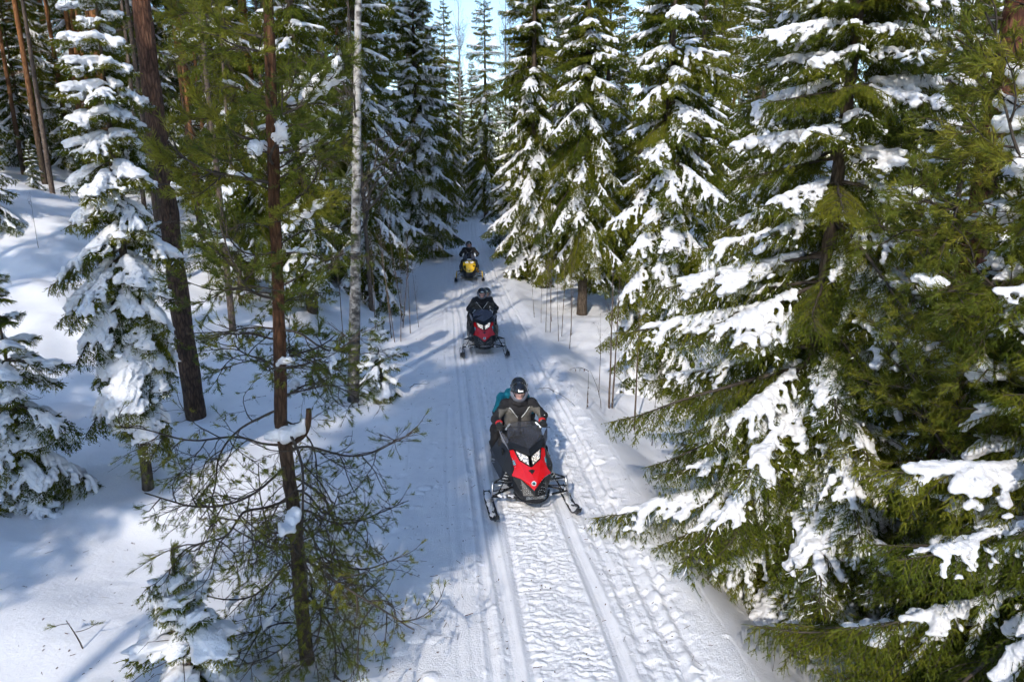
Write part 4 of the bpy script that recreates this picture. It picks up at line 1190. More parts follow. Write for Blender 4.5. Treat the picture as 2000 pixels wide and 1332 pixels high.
# small broken pine tip stuck in the snow at the lower left, and twigs lying on the snow
r = empty("fallen_pine_tip", (-4.55, 6.15, ground_z(-4.55, 6.15))); tag(r, "small broken pine twig with two needle tufts stuck in the snow at lower left", "twig")
g = Geo(); q = np.linspace(0, 1, 7)
gtube(g, np.stack([0.03 - 0.12 * q, 0 * q, 0.0 + 0.34 * q ** 0.8], -1), np.linspace(0.008, 0.004, 7), 5)
gtube(g, np.stack([-0.03 + 0.25 * q, 0.02 * q, 0.20 + 0.10 * q ** 2], -1), np.linspace(0.005, 0.003, 7), 4)
gtube(g, np.stack([-0.06 - 0.20 * q, 0.0 * q, 0.30 - 0.05 * q ** 2], -1), np.linspace(0.005, 0.003, 7), 4)
obj("stem", g.build("stem", [M["twig"]]), r)
rs2 = np.random.RandomState(8)
for c, d in ((np.array([0.15, 0.02, 0.27]), np.array([0.8, 0, 0.4])), (np.array([-0.2, 0, 0.27]), np.array([-0.9, 0, -0.1]))):
    V, F = needles(rs2, c[None, :].repeat(2, 0), norm(d[None, :] + rs2.normal(0, 0.2, (2, 3))), np.array([0.1, 0.08]), 50, 0.055, 0.003, 0.8)
    obj("needle_tuft", mesh("needle_tuft", V, F, [M["pine"]], smooth=False), r)
def lying_twig(x, y, a, l, lab):
    q = np.linspace(0, 1, 8); rr = np.random.RandomState(int(abs(x * 100)))
    g = Geo(); p = np.stack([math.cos(a) * q * l, math.sin(a) * q * l, 0.02 + 0.05 * np.sin(q * 5) + 0.06 * q], -1) + rr.normal(0, 0.008, (8, 3))
    gtube(g, p, np.linspace(0.009, 0.003, 8), 5)
    gtube(g, np.stack([p[4], p[4] + [0.06, 0.05, 0.05], p[4] + [0.14, 0.07, 0.06]]), [0.004, 0.003, 0.002], 4)
    o = obj("fallen_twig", g.build("fallen_twig", [M["twig"]]), None, (x, y, ground_z(x, y))); tag(o, lab, "twig", "twigs lying on the snow")
lying_twig(-2.35, 14.9, 0.7, 0.55, "forked twig lying on the snow left of the trail behind the front sled")
lying_twig(0.95, 14.6, 2.6, 0.5, "thin bent twig lying on the bank right of the front riders")

# needles, bark flakes and crumbs shed on the snow
def litter():
    rs = np.random.RandomState(66); g = Geo()
    n = 1500
    y = 4.6 + 16 * rs.rand(n) ** 1.8; x = trail_x(y) + rs.normal(-2.0, 2.8, n)
    z = terrain(x, y) + 0.006
    a = rs.rand(n) * 6.28; l = rs.choice([0.012, 0.025, 0.05], n, p=[0.5, 0.35, 0.15]); w = np.where(l < 0.02, 0.006, 0.0025)
    dx = np.stack([np.cos(a) * l, np.sin(a) * l, 0.004 * rs.rand(n)], -1); dy = np.stack([-np.sin(a) * w, np.cos(a) * w, 0.003 * rs.rand(n)], -1)
    P = np.stack([x, y, z], -1)
    V = np.stack([P - dx - dy, P + dx - dy, P + dx + dy, P - dx + dy], 1).reshape(-1, 3)
    g.add(V, np.arange(4 * n).reshape(-1, 4))
    o = obj("forest_litter", g.build("forest_litter", [M["dead_leaf"]], False)); tag(o, "fallen needles and bark flakes scattered on the snow", "litter", kind="stuff")
litter()

# ------------------------------------------------------------------ snowmobiles (forward = +x, left = +y, the snow at z = 0, spindles at x = 0)
def glassy(name, tint, keep, rough=0.06):
    m, nt, b = material(name)
    nt.nodes.remove(b); out = nt.nodes["Material Output"]
    tr = N(nt, "ShaderNodeBsdfTransparent"); tr.inputs["Color"].default_value = (*tint, 1)
    gl = N(nt, "ShaderNodeBsdfPrincipled"); gl.inputs["Base Color"].default_value = (tint[0] * 0.25, tint[1] * 0.25, tint[2] * 0.28, 1); gl.inputs["Roughness"].default_value = rough
    mx = N(nt, "ShaderNodeMixShader")
    fr = N(nt, "ShaderNodeFresnel", IOR=1.35)
    mr = N(nt, "ShaderNodeMapRange"); mr.inputs["To Min"].default_value = 1 - keep; mr.inputs["To Max"].default_value = 1.0
    nt.links.new(fr.outputs[0], mr.inputs["Value"])
    nt.links.new(mr.outputs[0], mx.inputs[0]); nt.links.new(tr.outputs[0], mx.inputs[1]); nt.links.new(gl.outputs[0], mx.inputs[2]); nt.links.new(mx.outputs[0], out.inputs["Surface"])
    return m
M["red"] = simple("red_paint", (0.62, 0.008, 0.012), 0.22, 0, 0.5, 0.6, 0.0, 3.0)
M["yellow"] = simple("yellow_paint", (1.0, 0.56, 0.012), 0.4, 0, 0.5, 0.5, 0.0, 3.0)
M["plastic"] = simple("black_plastic", (0.011, 0.012, 0.014), 0.42, 0, 0.35, 0, 0.15, 90)
M["matte"] = simple("dark_matte_plastic", (0.008, 0.009, 0.010), 0.6, 0, 0.3, 0, 0.3, 70)
M["rubber"] = simple("rubber", (0.015, 0.015, 0.016), 0.75, 0, 0.3, 0, 0.3, 50)
M["steel"] = simple("steel", (0.55, 0.55, 0.56), 0.3, 1.0, 0.5, 0, 0.0, 40)
M["spring"] = simple("spring_white", (0.62, 0.62, 0.62), 0.4, 0.3)
M["silver"] = simple("silver_grey", (0.42, 0.44, 0.46), 0.35, 0.5)
M["white"] = simple("white_sticker", (0.82, 0.82, 0.80), 0.5)
M["teal"] = simple("teal_print", (0.03, 0.40, 0.48), 0.45)
M["shield"] = glassy("tinted_windshield", (0.80, 0.82, 0.85), 0.93)
M["clear"] = glassy("smoky_deflector", (0.90, 0.91, 0.93), 0.84)
M["visor"] = glassy("clear_visor", (0.93, 0.95, 0.99), 0.97, 0.03)
M["seat"] = simple("seat_vinyl", (0.02, 0.02, 0.022), 0.55, 0, 0.4, 0, 0.25, 120)
def lamp_material():
    m, nt, b = material("headlight_reflector")
    t = N(nt, "ShaderNodeTexCoord"); vo = N(nt, "ShaderNodeTexVoronoi", Scale=42.0)
    nt.links.new(t.outputs["Object"], vo.inputs["Vector"])
    c = ramp(nt, vo.outputs["Distance"], [(0.12, (1.0, 0.94, 0.84)), (0.38, (0.72, 0.60, 0.46)), (0.58, (0.06, 0.055, 0.05))])
    b.inputs["Base Color"].default_value = (0.6, 0.58, 0.55, 1); b.inputs["Metallic"].default_value = 0.8; b.inputs["Roughness"].default_value = 0.2
    nt.links.new(c, b.inputs["Emission Color"]); b.inputs["Emission Strength"].default_value = 0.8
    return m
M["lamp"] = lamp_material()

def poly(name, V, F, mat, parent, mirror=True, bev=0.006, thick=0.0, smooth=False, sub=0):
    """panel from a few corners; mirrored across y = 0"""
    V = [tuple(map(float, v)) for v in V]; F = [tuple(f) for f in F]
    if mirror:
        n = len(V); idx = {}
        VV = list(V)
        for i, v in enumerate(V):
            if abs(v[1]) < 1e-6: idx[i] = i
            else: idx[i] = len(VV); VV.append((v[0], -v[1], v[2]))
        F = F + [tuple(idx[i] for i in reversed(f)) for f in F]
        V = VV
    me = bpy.data.meshes.new(name); me.from_pydata(V, [], F); me.materials.append(mat); me.update()
    if smooth: me.polygons.foreach_set("use_smooth", [True] * len(me.polygons))
    o = obj(name, me, parent)
    if thick: md = o.modifiers.new("thick", 'SOLIDIFY'); md.thickness = thick; md.offset = -1
    if bev: md = o.modifiers.new("bev", 'BEVEL'); md.width = bev; md.segments = 2; md.limit_method = 'ANGLE'; md.angle_limit = math.radians(12)
    if sub: md = o.modifiers.new("sub", 'SUBSURF'); md.levels = sub; md.render_levels = sub
    return o

def tubes(name, items, mat, parent, sides=8):
    g = Geo()
    for path, r in items: gtube(g, np.array(path, float), r, sides, 0, True)
    return obj(name, g.build(name, [mat]), parent)

def curve(pts, n=16):
    P = np.array(pts, float); t = np.linspace(0, len(P) - 1, n)
    # Catmull-Rom through the points
    out = []
    for x in t:
        i = min(int(x), len(P) - 2); f = x - i
        p0, p1, p2, p3 = P[max(i - 1, 0)], P[i], P[i + 1], P[min(i + 2, len(P) - 1)]
        out.append(0.5 * ((2 * p1) + (-p0 + p2) * f + (2 * p0 - 5 * p1 + 4 * p2 - p3) * f * f + (-p0 + 3 * p1 - 3 * p2 + p3) * f ** 3))
    return np.array(out)

def box(g, c, s, m=0, rot=None):
    v = np.array([[x, y, z] for x in (-.5, .5) for y in (-.5, .5) for z in (-.5, .5)]) * np.array(s)
    if rot is not None: v = v @ np.array(rot.to_3x3()).T
    g.add(v + np.array(c), [[0, 1, 3, 2], [4, 6, 7, 5], [0, 4, 5, 1], [2, 3, 7, 6], [0, 2, 6, 4], [1, 5, 7, 3]], m)

def text(name, body, size, parent, origin, along, up, mat, extrude=0.001):
    cu = bpy.data.curves.new(name, 'FONT'); cu.body = body; cu.size = size; cu.extrude = extrude; cu.align_x = 'CENTER'; cu.align_y = 'CENTER'; cu.shear = 0.25
    cu.materials.append(mat)
    tmp = bpy.data.objects.new(name, cu); me = bpy.data.meshes.new_from_object(tmp); bpy.data.objects.remove(tmp)
    if not me.materials: me.materials.append(mat)
    o = bpy.data.objects.new(name, me); C.objects.link(o); o.parent = parent
    x = Vector(along).normalized(); z = x.cross(Vector(up)).normalized(); y = z.cross(x).normalized()
    o.matrix_local = Matrix(((x.x, y.x, z.x, origin[0]), (x.y, y.y, z.y, origin[1]), (x.z, y.z, z.z, origin[2]), (0, 0, 0, 1)))
    return o

def ski(side, parent, loopmat):
    y0 = 0.60 * side
    x = np.array([-0.48, -0.40, -0.2, 0.1, 0.30, 0.40, 0.48, 0.545, 0.59, 0.615])
    z = np.array([0.05, 0.028, 0.020, 0.020, 0.024, 0.040, 0.072, 0.115, 0.160, 0.205])
    w = np.array([0.045, 0.060, 0.068, 0.068, 0.068, 0.066, 0.062, 0.055, 0.046, 0.034])
    V, F = [], []
    prof = [(-1, 0.030), (-0.93, 0.004), (-0.3, 0.0), (-0.12, -0.022), (0.12, -0.022), (0.3, 0.0), (0.93, 0.004), (1, 0.030), (0.86, 0.032), (0.8, 0.012), (-0.8, 0.012), (-0.86, 0.032)]
    n = len(prof)
    for i in range(len(x)):
        for (a, b) in prof: V.append((x[i], y0 + a * w[i], z[i] + b))
    for i in range(len(x) - 1):
        for j in range(n): F.append((i * n + j, (i + 1) * n + j, (i + 1) * n + (j + 1) % n, i * n + (j + 1) % n))
    F.append(tuple(range(n))); F.append(tuple(range((len(x) - 1) * n, len(x) * n))[::-1])
    o = poly("ski", V, F, M["plastic"], parent, mirror=False, bev=0.0)
    tubes("ski_loop", [(curve([(0.18, y0, 0.05), (0.32, y0, 0.115), (0.45, y0, 0.20), (0.57, y0, 0.235), (0.60, y0, 0.20)], 14), 0.0135)], M["plastic"], o)
    sp = tubes("ski_saddle", [([(-0.16, y0, 0.045), (-0.03, y0, 0.135)], 0.016), ([(0.15, y0, 0.045), (0.03, y0, 0.135)], 0.016), ([(-0.03, y0 - 0.045, 0.125), (-0.03, y0 + 0.045, 0.125)], 0.012)], M["silver"], o)
    rs = np.random.RandomState(3 + side)
    pr = [((-0.42, y0, 0.045), (0.30, y0, 0.042), 0.042, 0.036)]
    for k in range(9): a = rs.uniform(-0.4, 0.4); pr.append(((a, y0 + rs.uniform(-.03, .03), 0.05), (a + 0.06, y0 + rs.uniform(-.03, .03), 0.05), 0.034, 0.02))
    pr = [(np.array(a), np.array(b), r, q) for a, b, r, q in pr]
    obj("snow_crust", mesh("snow_crust", *sdf_mesh(pr, 0.012, 0.03, 0.006, 0.07, 4, zs=0.55), [M["bsnow"]]), o)
    return o

def A_(*v): return np.array(v, float)
def sled_running_gear(r, springmat, spindlemat):
    for s in (1, -1):
        ski(s, r, M["plastic"])
        tubes("spindle", [([(-0.025, 0.555 * s, 0.43), (0.0, 0.59 * s, 0.12)], 0.022)], spindlemat, r)
        tubes("upper_arm", [([(0.08, 0.20 * s, 0.45), (-0.02, 0.560 * s, 0.41)], 0.013), ([(-0.24, 0.22 * s, 0.46), (-0.02, 0.560 * s, 0.41)], 0.013)], M["plastic"], r)
        tubes("lower_arm", [([(0.16, 0.13 * s, 0.22), (0.0, 0.580 * s, 0.20)], 0.016), ([(-0.26, 0.16 * s, 0.22), (0.0, 0.580 * s, 0.20)], 0.016), ([(-0.06, 0.15 * s, 0.30), (0.03, 0.565 * s, 0.30)], 0.009)], M["plastic"], r)
        tubes("tie_rod", [([(-0.12, 0.18 * s, 0.33), (-0.09, 0.565 * s, 0.32)], 0.009)], M["steel"], r)
        a, b = np.array([-0.14, 0.245 * s, 0.66]), np.array([0.02, 0.49 * s, 0.235])
        sh = tubes("shock_absorber", [([a, a + (b - a) * 0.62], 0.021), ([a, b], 0.011)], M["matte"], r)
        t = np.linspace(0, 1, 90); d = b - a; L = np.linalg.norm(d); d = d / L
        e1 = np.cross(d, [0, 1.0, 0.2]); e1 /= np.linalg.norm(e1); e2 = np.cross(d, e1); ph = t * 7 * 2 * math.pi
        hel = a + d * (0.06 + 0.62 * t)[:, None] * L + 0.036 * (np.cos(ph)[:, None] * e1 + np.sin(ph)[:, None] * e2)
        g = Geo(); gtube(g, hel, 0.0065, 5); obj("coil_spring", g.build("coil_spring", [springmat]), sh)
        rs = np.random.RandomState(11 + s); pr = []
        for k in range(16):
            f = rs.rand(); p = A_(0.0 + 0.14 * (1 - f), (0.14 + 0.42 * f) * s, 0.225) if k < 9 else A_(rs.uniform(-1.6, -0.5), rs.uniform(0.25, 0.36) * s, 0.315)
            pr.append((p, p + rs.normal(0, 0.015, 3) * [2, 2, 0.3], rs.uniform(0.012, 0.024), rs.uniform(0.010, 0.02)))
        tag(obj("snow_crust", mesh("snow_crust", *sdf_mesh(pr, 0.009, 0.02, 0.004, 0.05, 7), [M["bsnow"]]), r), kind="stuff")
    # track belt with lugs
    path = curve([(-0.55, 0, 0.40), (-0.42, 0, 0.30), (-0.60, 0, 0.12), (-0.95, 0, 0.035), (-1.6, 0, 0.030), (-2.25, 0, 0.035), (-2.50, 0, 0.14), (-2.48, 0, 0.28), (-2.2, 0, 0.37), (-1.4, 0, 0.42), (-0.55, 0, 0.40)], 60)
    g = Geo()
    T = np.gradient(path, axis=0); T /= np.linalg.norm(T, axis=1)[:, None]; Nn = np.stack([T[:, 2], T[:, 1] * 0, -T[:, 0]], -1)
    for k in range(len(path) - 1):
        p, q = path[k], path[k + 1]
        V = [p + [0, 0.19, 0], q + [0, 0.19, 0], q + [0, -0.19, 0], p + [0, -0.19, 0]]
        V += [v + 0.012 * Nn[k] for v in V]
        g.add(np.array(V), [[0, 1, 2, 3], [7, 6, 5, 4], [0, 4, 5, 1], [2, 6, 7, 3]])
    tr = obj("track_belt", g.build("track_belt", [M["rubber"]], False), r)
    g = Geo()
    for k in range(0, len(path) - 1):
        sgn = -1.0
        for yy in (-0.125, 0.0, 0.125): box(g, path[k] + sgn * 0.016 * Nn[k] + [0, yy, 0], (0.014, 0.105, 0.034), 0, Matrix.Rotation(math.atan2(-T[k, 2], T[k, 0]), 3, 'Y'))
    tag(obj("track_lugs", g.build("track_lugs", [M["rubber"]], False), tr), kind="stuff")
    # tunnel, running boards, seat, tail
    poly("tunnel", [(-0.45, 0.21, 0.50), (-2.45, 0.21, 0.46), (-2.45, 0.21, 0.30), (-0.45, 0.21, 0.30), (-0.45, 0, 0.52), (-2.45, 0, 0.48)], [(0, 1, 2, 3), (0, 4, 5, 1)], M["matte"], r, bev=0.004)
    for s in (1, -1):
        poly("running_board", [(-0.35, 0.20 * s, 0.30), (-0.45, 0.40 * s, 0.31), (-1.9, 0.36 * s, 0.29), (-2.05, 0.20 * s, 0.29)], [(0, 1, 2, 3) if s > 0 else (3, 2, 1, 0)], M["matte"], r, mirror=False, bev=0, thick=0.02)
    sx = [-0.78, -0.92, -1.15, -1.35, -1.45, -1.85, -2.0]; sz = [0.70, 0.74, 0.72, 0.72, 0.80, 0.80, 0.74]; sw = [0.10, 0.15, 0.17, 0.19, 0.20, 0.19, 0.16]
    V, F = [], []
    prof = [(0, 1.0), (0.6, 0.98), (0.95, 0.88), (1.05, 0.6), (1.0, 0.0)]
    for i in range(7):
        for (a, b) in prof: V.append((sx[i], a * sw[i], 0.48 + (sz[i] - 0.48) * b))
    for i in range(6):
        for j in range(4): F.append((i * 5 + j, i * 5 + j + 1, (i + 1) * 5 + j + 1, (i + 1) * 5 + j))
    F += [(4, 3, 2, 1, 0), (30, 31, 32, 33, 34)]
    poly("seat", V, F, M["seat"], r, bev=0, smooth=True, sub=1)
    tubes("rear_grab_bar", [(curve([(-1.55, 0.24, 0.66), (-1.9, 0.26, 0.80), (-2.08, 0.18, 0.84), (-2.08, -0.18, 0.84), (-1.9, -0.26, 0.80), (-1.55, -0.24, 0.66)], 24), 0.014)], M["plastic"], r)
    poly("snow_flap", [(-2.46, 0.21, 0.44), (-2.62, 0.22, 0.10), (-2.46, 0, 0.45), (-2.62, 0, 0.10)], [(0, 2, 3, 1)], M["rubber"], r, bev=0, thick=0.01)
    hb = tubes("handlebar", [(curve([(-0.70, 0.40, 1.00), (-0.69, 0.26, 1.03), (-0.64, 0.10, 1.02), (-0.64, -0.10, 1.02), (-0.69, -0.26, 1.03), (-0.70, -0.40, 1.00)], 26), 0.012), ([(-0.64, 0, 1.02), (-0.48, 0, 0.78)], 0.018)], M["plastic"], r)
    for s in (1, -1): tubes("grip", [([(-0.692, 0.29 * s, 1.026), (-0.701, 0.415 * s, 0.998)], 0.018)], M["rubber"], hb)
    for s in (1, -1): tubes("brake_lever", [(curve([(-0.66, 0.24 * s, 1.03), (-0.60, 0.30 * s, 1.02), (-0.61, 0.40 * s, 1.0), (-0.62, 0.44 * s, 0.99)], 8), 0.006)], M["plastic"], hb)

def sled_red(loc, rz, label):
    r = empty("snowmobile", loc, rz); tag(r, label, "snowmobile", "snowmobiles on the trail")
    sled_running_gear(r, M["spring"], M["steel"])
    # red hood
    a, b, c, d = (0.335, 0, 0.425), (0.10, 0.298, 0.560), (0.045, 0.245, 0.640), (-0.235, 0.272, 0.815)
    e, f, g0 = (-0.205, 0.218, 0.838), (-0.02, 0.170, 0.742), (0.090, 0, 0.668)
    rd, n1, n2, sh = (0.105, 0.125, 0.640), (0.215, 0, 0.560), (0.275, 0.055, 0.505), (0.190, 0.175, 0.545)
    hood = poly("hood", [a, b, c, d, e, f, g0, rd, n1, n2, sh], [(6, 7, 8), (8, 7, 9), (8, 9, 0), (9, 7, 10), (0, 9, 10), (10, 7, 2), (10, 2, 1), (7, 5, 2), (5, 4, 3, 2), (6, 5, 7)], M["red"], r, bev=0.005)
    poly("air_vent", [(0.185, 0, 0.600), (0.128, 0.050, 0.640), (0.118, 0, 0.650)], [(0, 1, 2)], M["matte"], hood, bev=0)
    # emblem on the nose
    nrm = Vector((0.75, 0, 0.66)); cen = np.array([0.282, 0, 0.497])
    g = Geo(); t = np.linspace(0, 2 * math.pi, 21)
    ux, uy = np.array([0, 1.0, 0]), np.array([-0.66, 0, 0.75])
    ringp = lambda rr, h, tt: cen + np.array(nrm) * h + rr * (np.cos(tt)[:, None] * ux + np.sin(tt)[:, None] * uy)
    g.add(np.concatenate([ringp(0.034, 0.014, t[:-1]), [cen + np.array(nrm) * 0.014]]), [[20, i, (i + 1) % 20] for i in range(20)], 0)
    g.add(np.concatenate([ringp(0.0255, 0.016, t[:-1]), [cen + np.array(nrm) * 0.016]]), [[20, i, (i + 1) % 20] for i in range(20)], 1)
    tt = np.linspace(-0.5, 2.6, 12)
    A = ringp(0.021, 0.018, tt); B = ringp(1.0, 0.018, tt); B = cen + np.array(nrm) * 0.018 + 0.009 * (np.cos(tt)[:, None] * ux + np.sin(tt)[:, None] * uy) + 0.004 * ux
    g.add(np.concatenate([A, B]), [[i, i + 1, 13 + i, 12 + i] for i in range(11)], 2)
    obj("emblem", g.build("emblem", [M["white"], M["matte"], M["teal"]], False), hood)
    for s in (1, -1):
        along = Vector((0.28, -0.02 * s, -0.175)) if s < 0 else Vector((-0.28, 0.02, 0.175))
        up = Vector((0.25, -0.5 * s, 0.75)); up = up if s < 0 else up
        o_ = Vector((-0.03, 0.232 * s, 0.705)) + Vector((0.012, 0.010 * s, 0.012))
        text("lettering", "- 600 -", 0.062, hood, o_, (0.26, -0.03 * s, -0.17) if s < 0 else (-0.26, 0.03 * s, 0.17), (0.2, -0.55 * s, 0.6) if s < 0 else (0.2, -0.55 * s, 0.6), M["teal"], 0.003)
    # headlights
    for s in (1, -1):
        hl = poly("headlight", [(-0.20, 0.212 * s, 0.832), (-0.015, 0.166 * s, 0.742), (0.088, 0.016 * s, 0.672), (-0.030, 0.016 * s, 0.782)], [(0, 1, 2, 3) if s < 0 else (3, 2, 1, 0)], M["matte"], r, mirror=False, bev=0, thick=0.02)
        poly("reflector", [(-0.170, 0.186 * s, 0.828), (-0.022, 0.150 * s, 0.757), (0.060, 0.030 * s, 0.699), (-0.026, 0.028 * s, 0.787)], [(0, 1, 2, 3) if s < 0 else (3, 2, 1, 0)], M["lamp"], hl, mirror=False, bev=0, thick=0.006)
    # cowl under the windshield, windshield, deflectors
    poly("cowl", [(-0.028, 0, 0.795), (-0.21, 0.222, 0.845), (-0.245, 0.275, 0.825), (-0.40, 0.300, 0.915), (-0.12, 0, 0.865), (-0.33, 0.215, 0.905)], [(0, 4, 5, 1), (1, 5, 3, 2)], M["plastic"], r, bev=0.004, thick=0.012)
    poly("dash", [(-0.14, 0, 0.83), (-0.42, 0.26, 0.86), (-0.62, 0.20, 0.86), (-0.60, 0, 0.90)], [(0, 3, 2, 1)], M["matte"], r, bev=0.004)
    poly("windshield", [(-0.115, 0, 0.868), (-0.335, 0.222, 0.908), (-0.43, 0.285, 0.965), (-0.56, 0.250, 1.045), (-0.63, 0.165, 1.105), (-0.61, 0, 1.120), (-0.38, 0, 1.005)], [(0, 6, 2, 1), (6, 5, 4, 3, 2)], M["shield"], r, bev=0, thick=0.004)
    tubes("windshield_rim", [(curve([(-0.56, 0.252, 1.047), (-0.632, 0.167, 1.107), (-0.612, 0, 1.122), (-0.632, -0.167, 1.107), (-0.56, -0.252, 1.047)], 20), 0.005)], M["plastic"], r, 6)
    for s in (1, -1):
        poly("wind_deflector", [(-0.24, 0.278 * s, 0.818), (-0.44, 0.36 * s, 0.90), (-0.56, 0.385 * s, 1.03), (-0.46, 0.325 * s, 1.0), (-0.36, 0.262 * s, 0.925)], [(0, 1, 2, 3, 4) if s > 0 else (4, 3, 2, 1, 0)], M["clear"], r, mirror=False, bev=0, thick=0.004)
        poly("mirror", [(-0.55, 0.265 * s, 1.02), (-0.55, 0.290 * s, 1.03), (-0.60, 0.215 * s, 1.11), (-0.60, 0.190 * s, 1.10)], [(0, 1, 2, 3) if s > 0 else (3, 2, 1, 0)], M["silver"], r, mirror=False, bev=0, thick=0.02)
    # side panels, belly pan, grille, bumper
    for s in (1, -1):
        P = [(-0.235, 0.278, 0.805), (0.03, 0.250, 0.630), (0.085, 0.298, 0.548), (-0.80, 0.335, 0.815), (-0.92, 0.455, 0.56), (-0.20, 0.395, 0.55), (-0.98, 0.445, 0.31), (-0.26, 0.40, 0.31), (0.02, 0.262, 0.40), (-0.05, 0.30, 0.30), (-0.85, 0.26, 0.86), (-0.30, 0.24, 0.86)]
        P = [(x, y * s, z) for x, y, z in P]
        F = [(0, 5, 2, 1), (0, 3, 4, 5), (5, 4, 6, 7), (2, 5, 7, 9, 8), (0, 11, 10, 3)]
        if s > 0: F = [tuple(reversed(q)) for q in F]
        sp = poly("side_panel", P, F, M["plastic"], r, mirror=False, bev=0.006)
        gx = Geo(); box(gx, (-0.45, 0.345 * s, 0.70), (0.10, 0.03, 0.10)); obj("side_vent", gx.build("side_vent", [M["matte"]], False), sp)
        tubes("panel_stripe", [([(-0.60, 0.452 * s, 0.52), (-0.86, 0.462 * s, 0.42)], 0.012), ([(-0.62, 0.452 * s, 0.47), (-0.80, 0.460 * s, 0.38)], 0.008)], M["silver"], sp, 5)
    pan = poly("belly_pan", [(0.328, 0, 0.418), (0.185, 0.178, 0.535), (0.095, 0.293, 0.550), (0.355, 0, 0.330), (0.315, 0.165, 0.330), (0.06, 0.275, 0.36), (0.335, 0, 0.205), (0.275, 0.150, 0.205), (0.0, 0.225, 0.22), (0.12, 0, 0.135), (-0.15, 0.19, 0.15), (-0.4, 0.19, 0.2)],
               [(0, 3, 4, 1), (1, 4, 5, 2), (3, 6, 7, 4), (4, 7, 8, 5), (6, 9, 10, 7), (7, 10, 8), (8, 10, 11)], M["plastic"], r, bev=0.006)
    g = Geo()
    for s in (1, -1):
        for i in range(5):
            for j in range(6):
                if (i + j) % 2: continue
                f1, f2 = (i + 0.5) / 5, (j + 0.5) / 6
                p = (1 - f2) * ((1 - f1) * np.array([0.345, 0.05, 0.40]) + f1 * np.array([0.335, 0.05, 0.345])) + f2 * ((1 - f1) * np.array([0.200, 0.195, 0.52]) + f1 * np.array([0.285, 0.195, 0.36]))
                p[1] *= s; p = p + [0.010, 0, 0.004]
                box(g, p, (0.006, 0.009, 0.009))
    tag(obj("vent_holes", g.build("vent_holes", [M["silver"]], False), pan), kind="stuff")
    gr = Geo()
    for k in range(14):
        y = -0.125 + 0.019 * k
        gtube(gr, np.array([[0.352, y, 0.285], [0.357 - 0.04 * (abs(y) / 0.13) ** 2, y + 0.022, 0.325]]), 0.004, 4)
    tag(obj("grille_bars", gr.build("grille_bars", [M["silver"]], False), pan), kind="stuff")
    tubes("front_bumper", [(curve([(0.12, 0.27, 0.30), (0.30, 0.20, 0.27), (0.395, 0.09, 0.255), (0.395, -0.09, 0.255), (0.30, -0.20, 0.27), (0.12, -0.27, 0.30)], 24), 0.014)], M["plastic"], r)
    return r

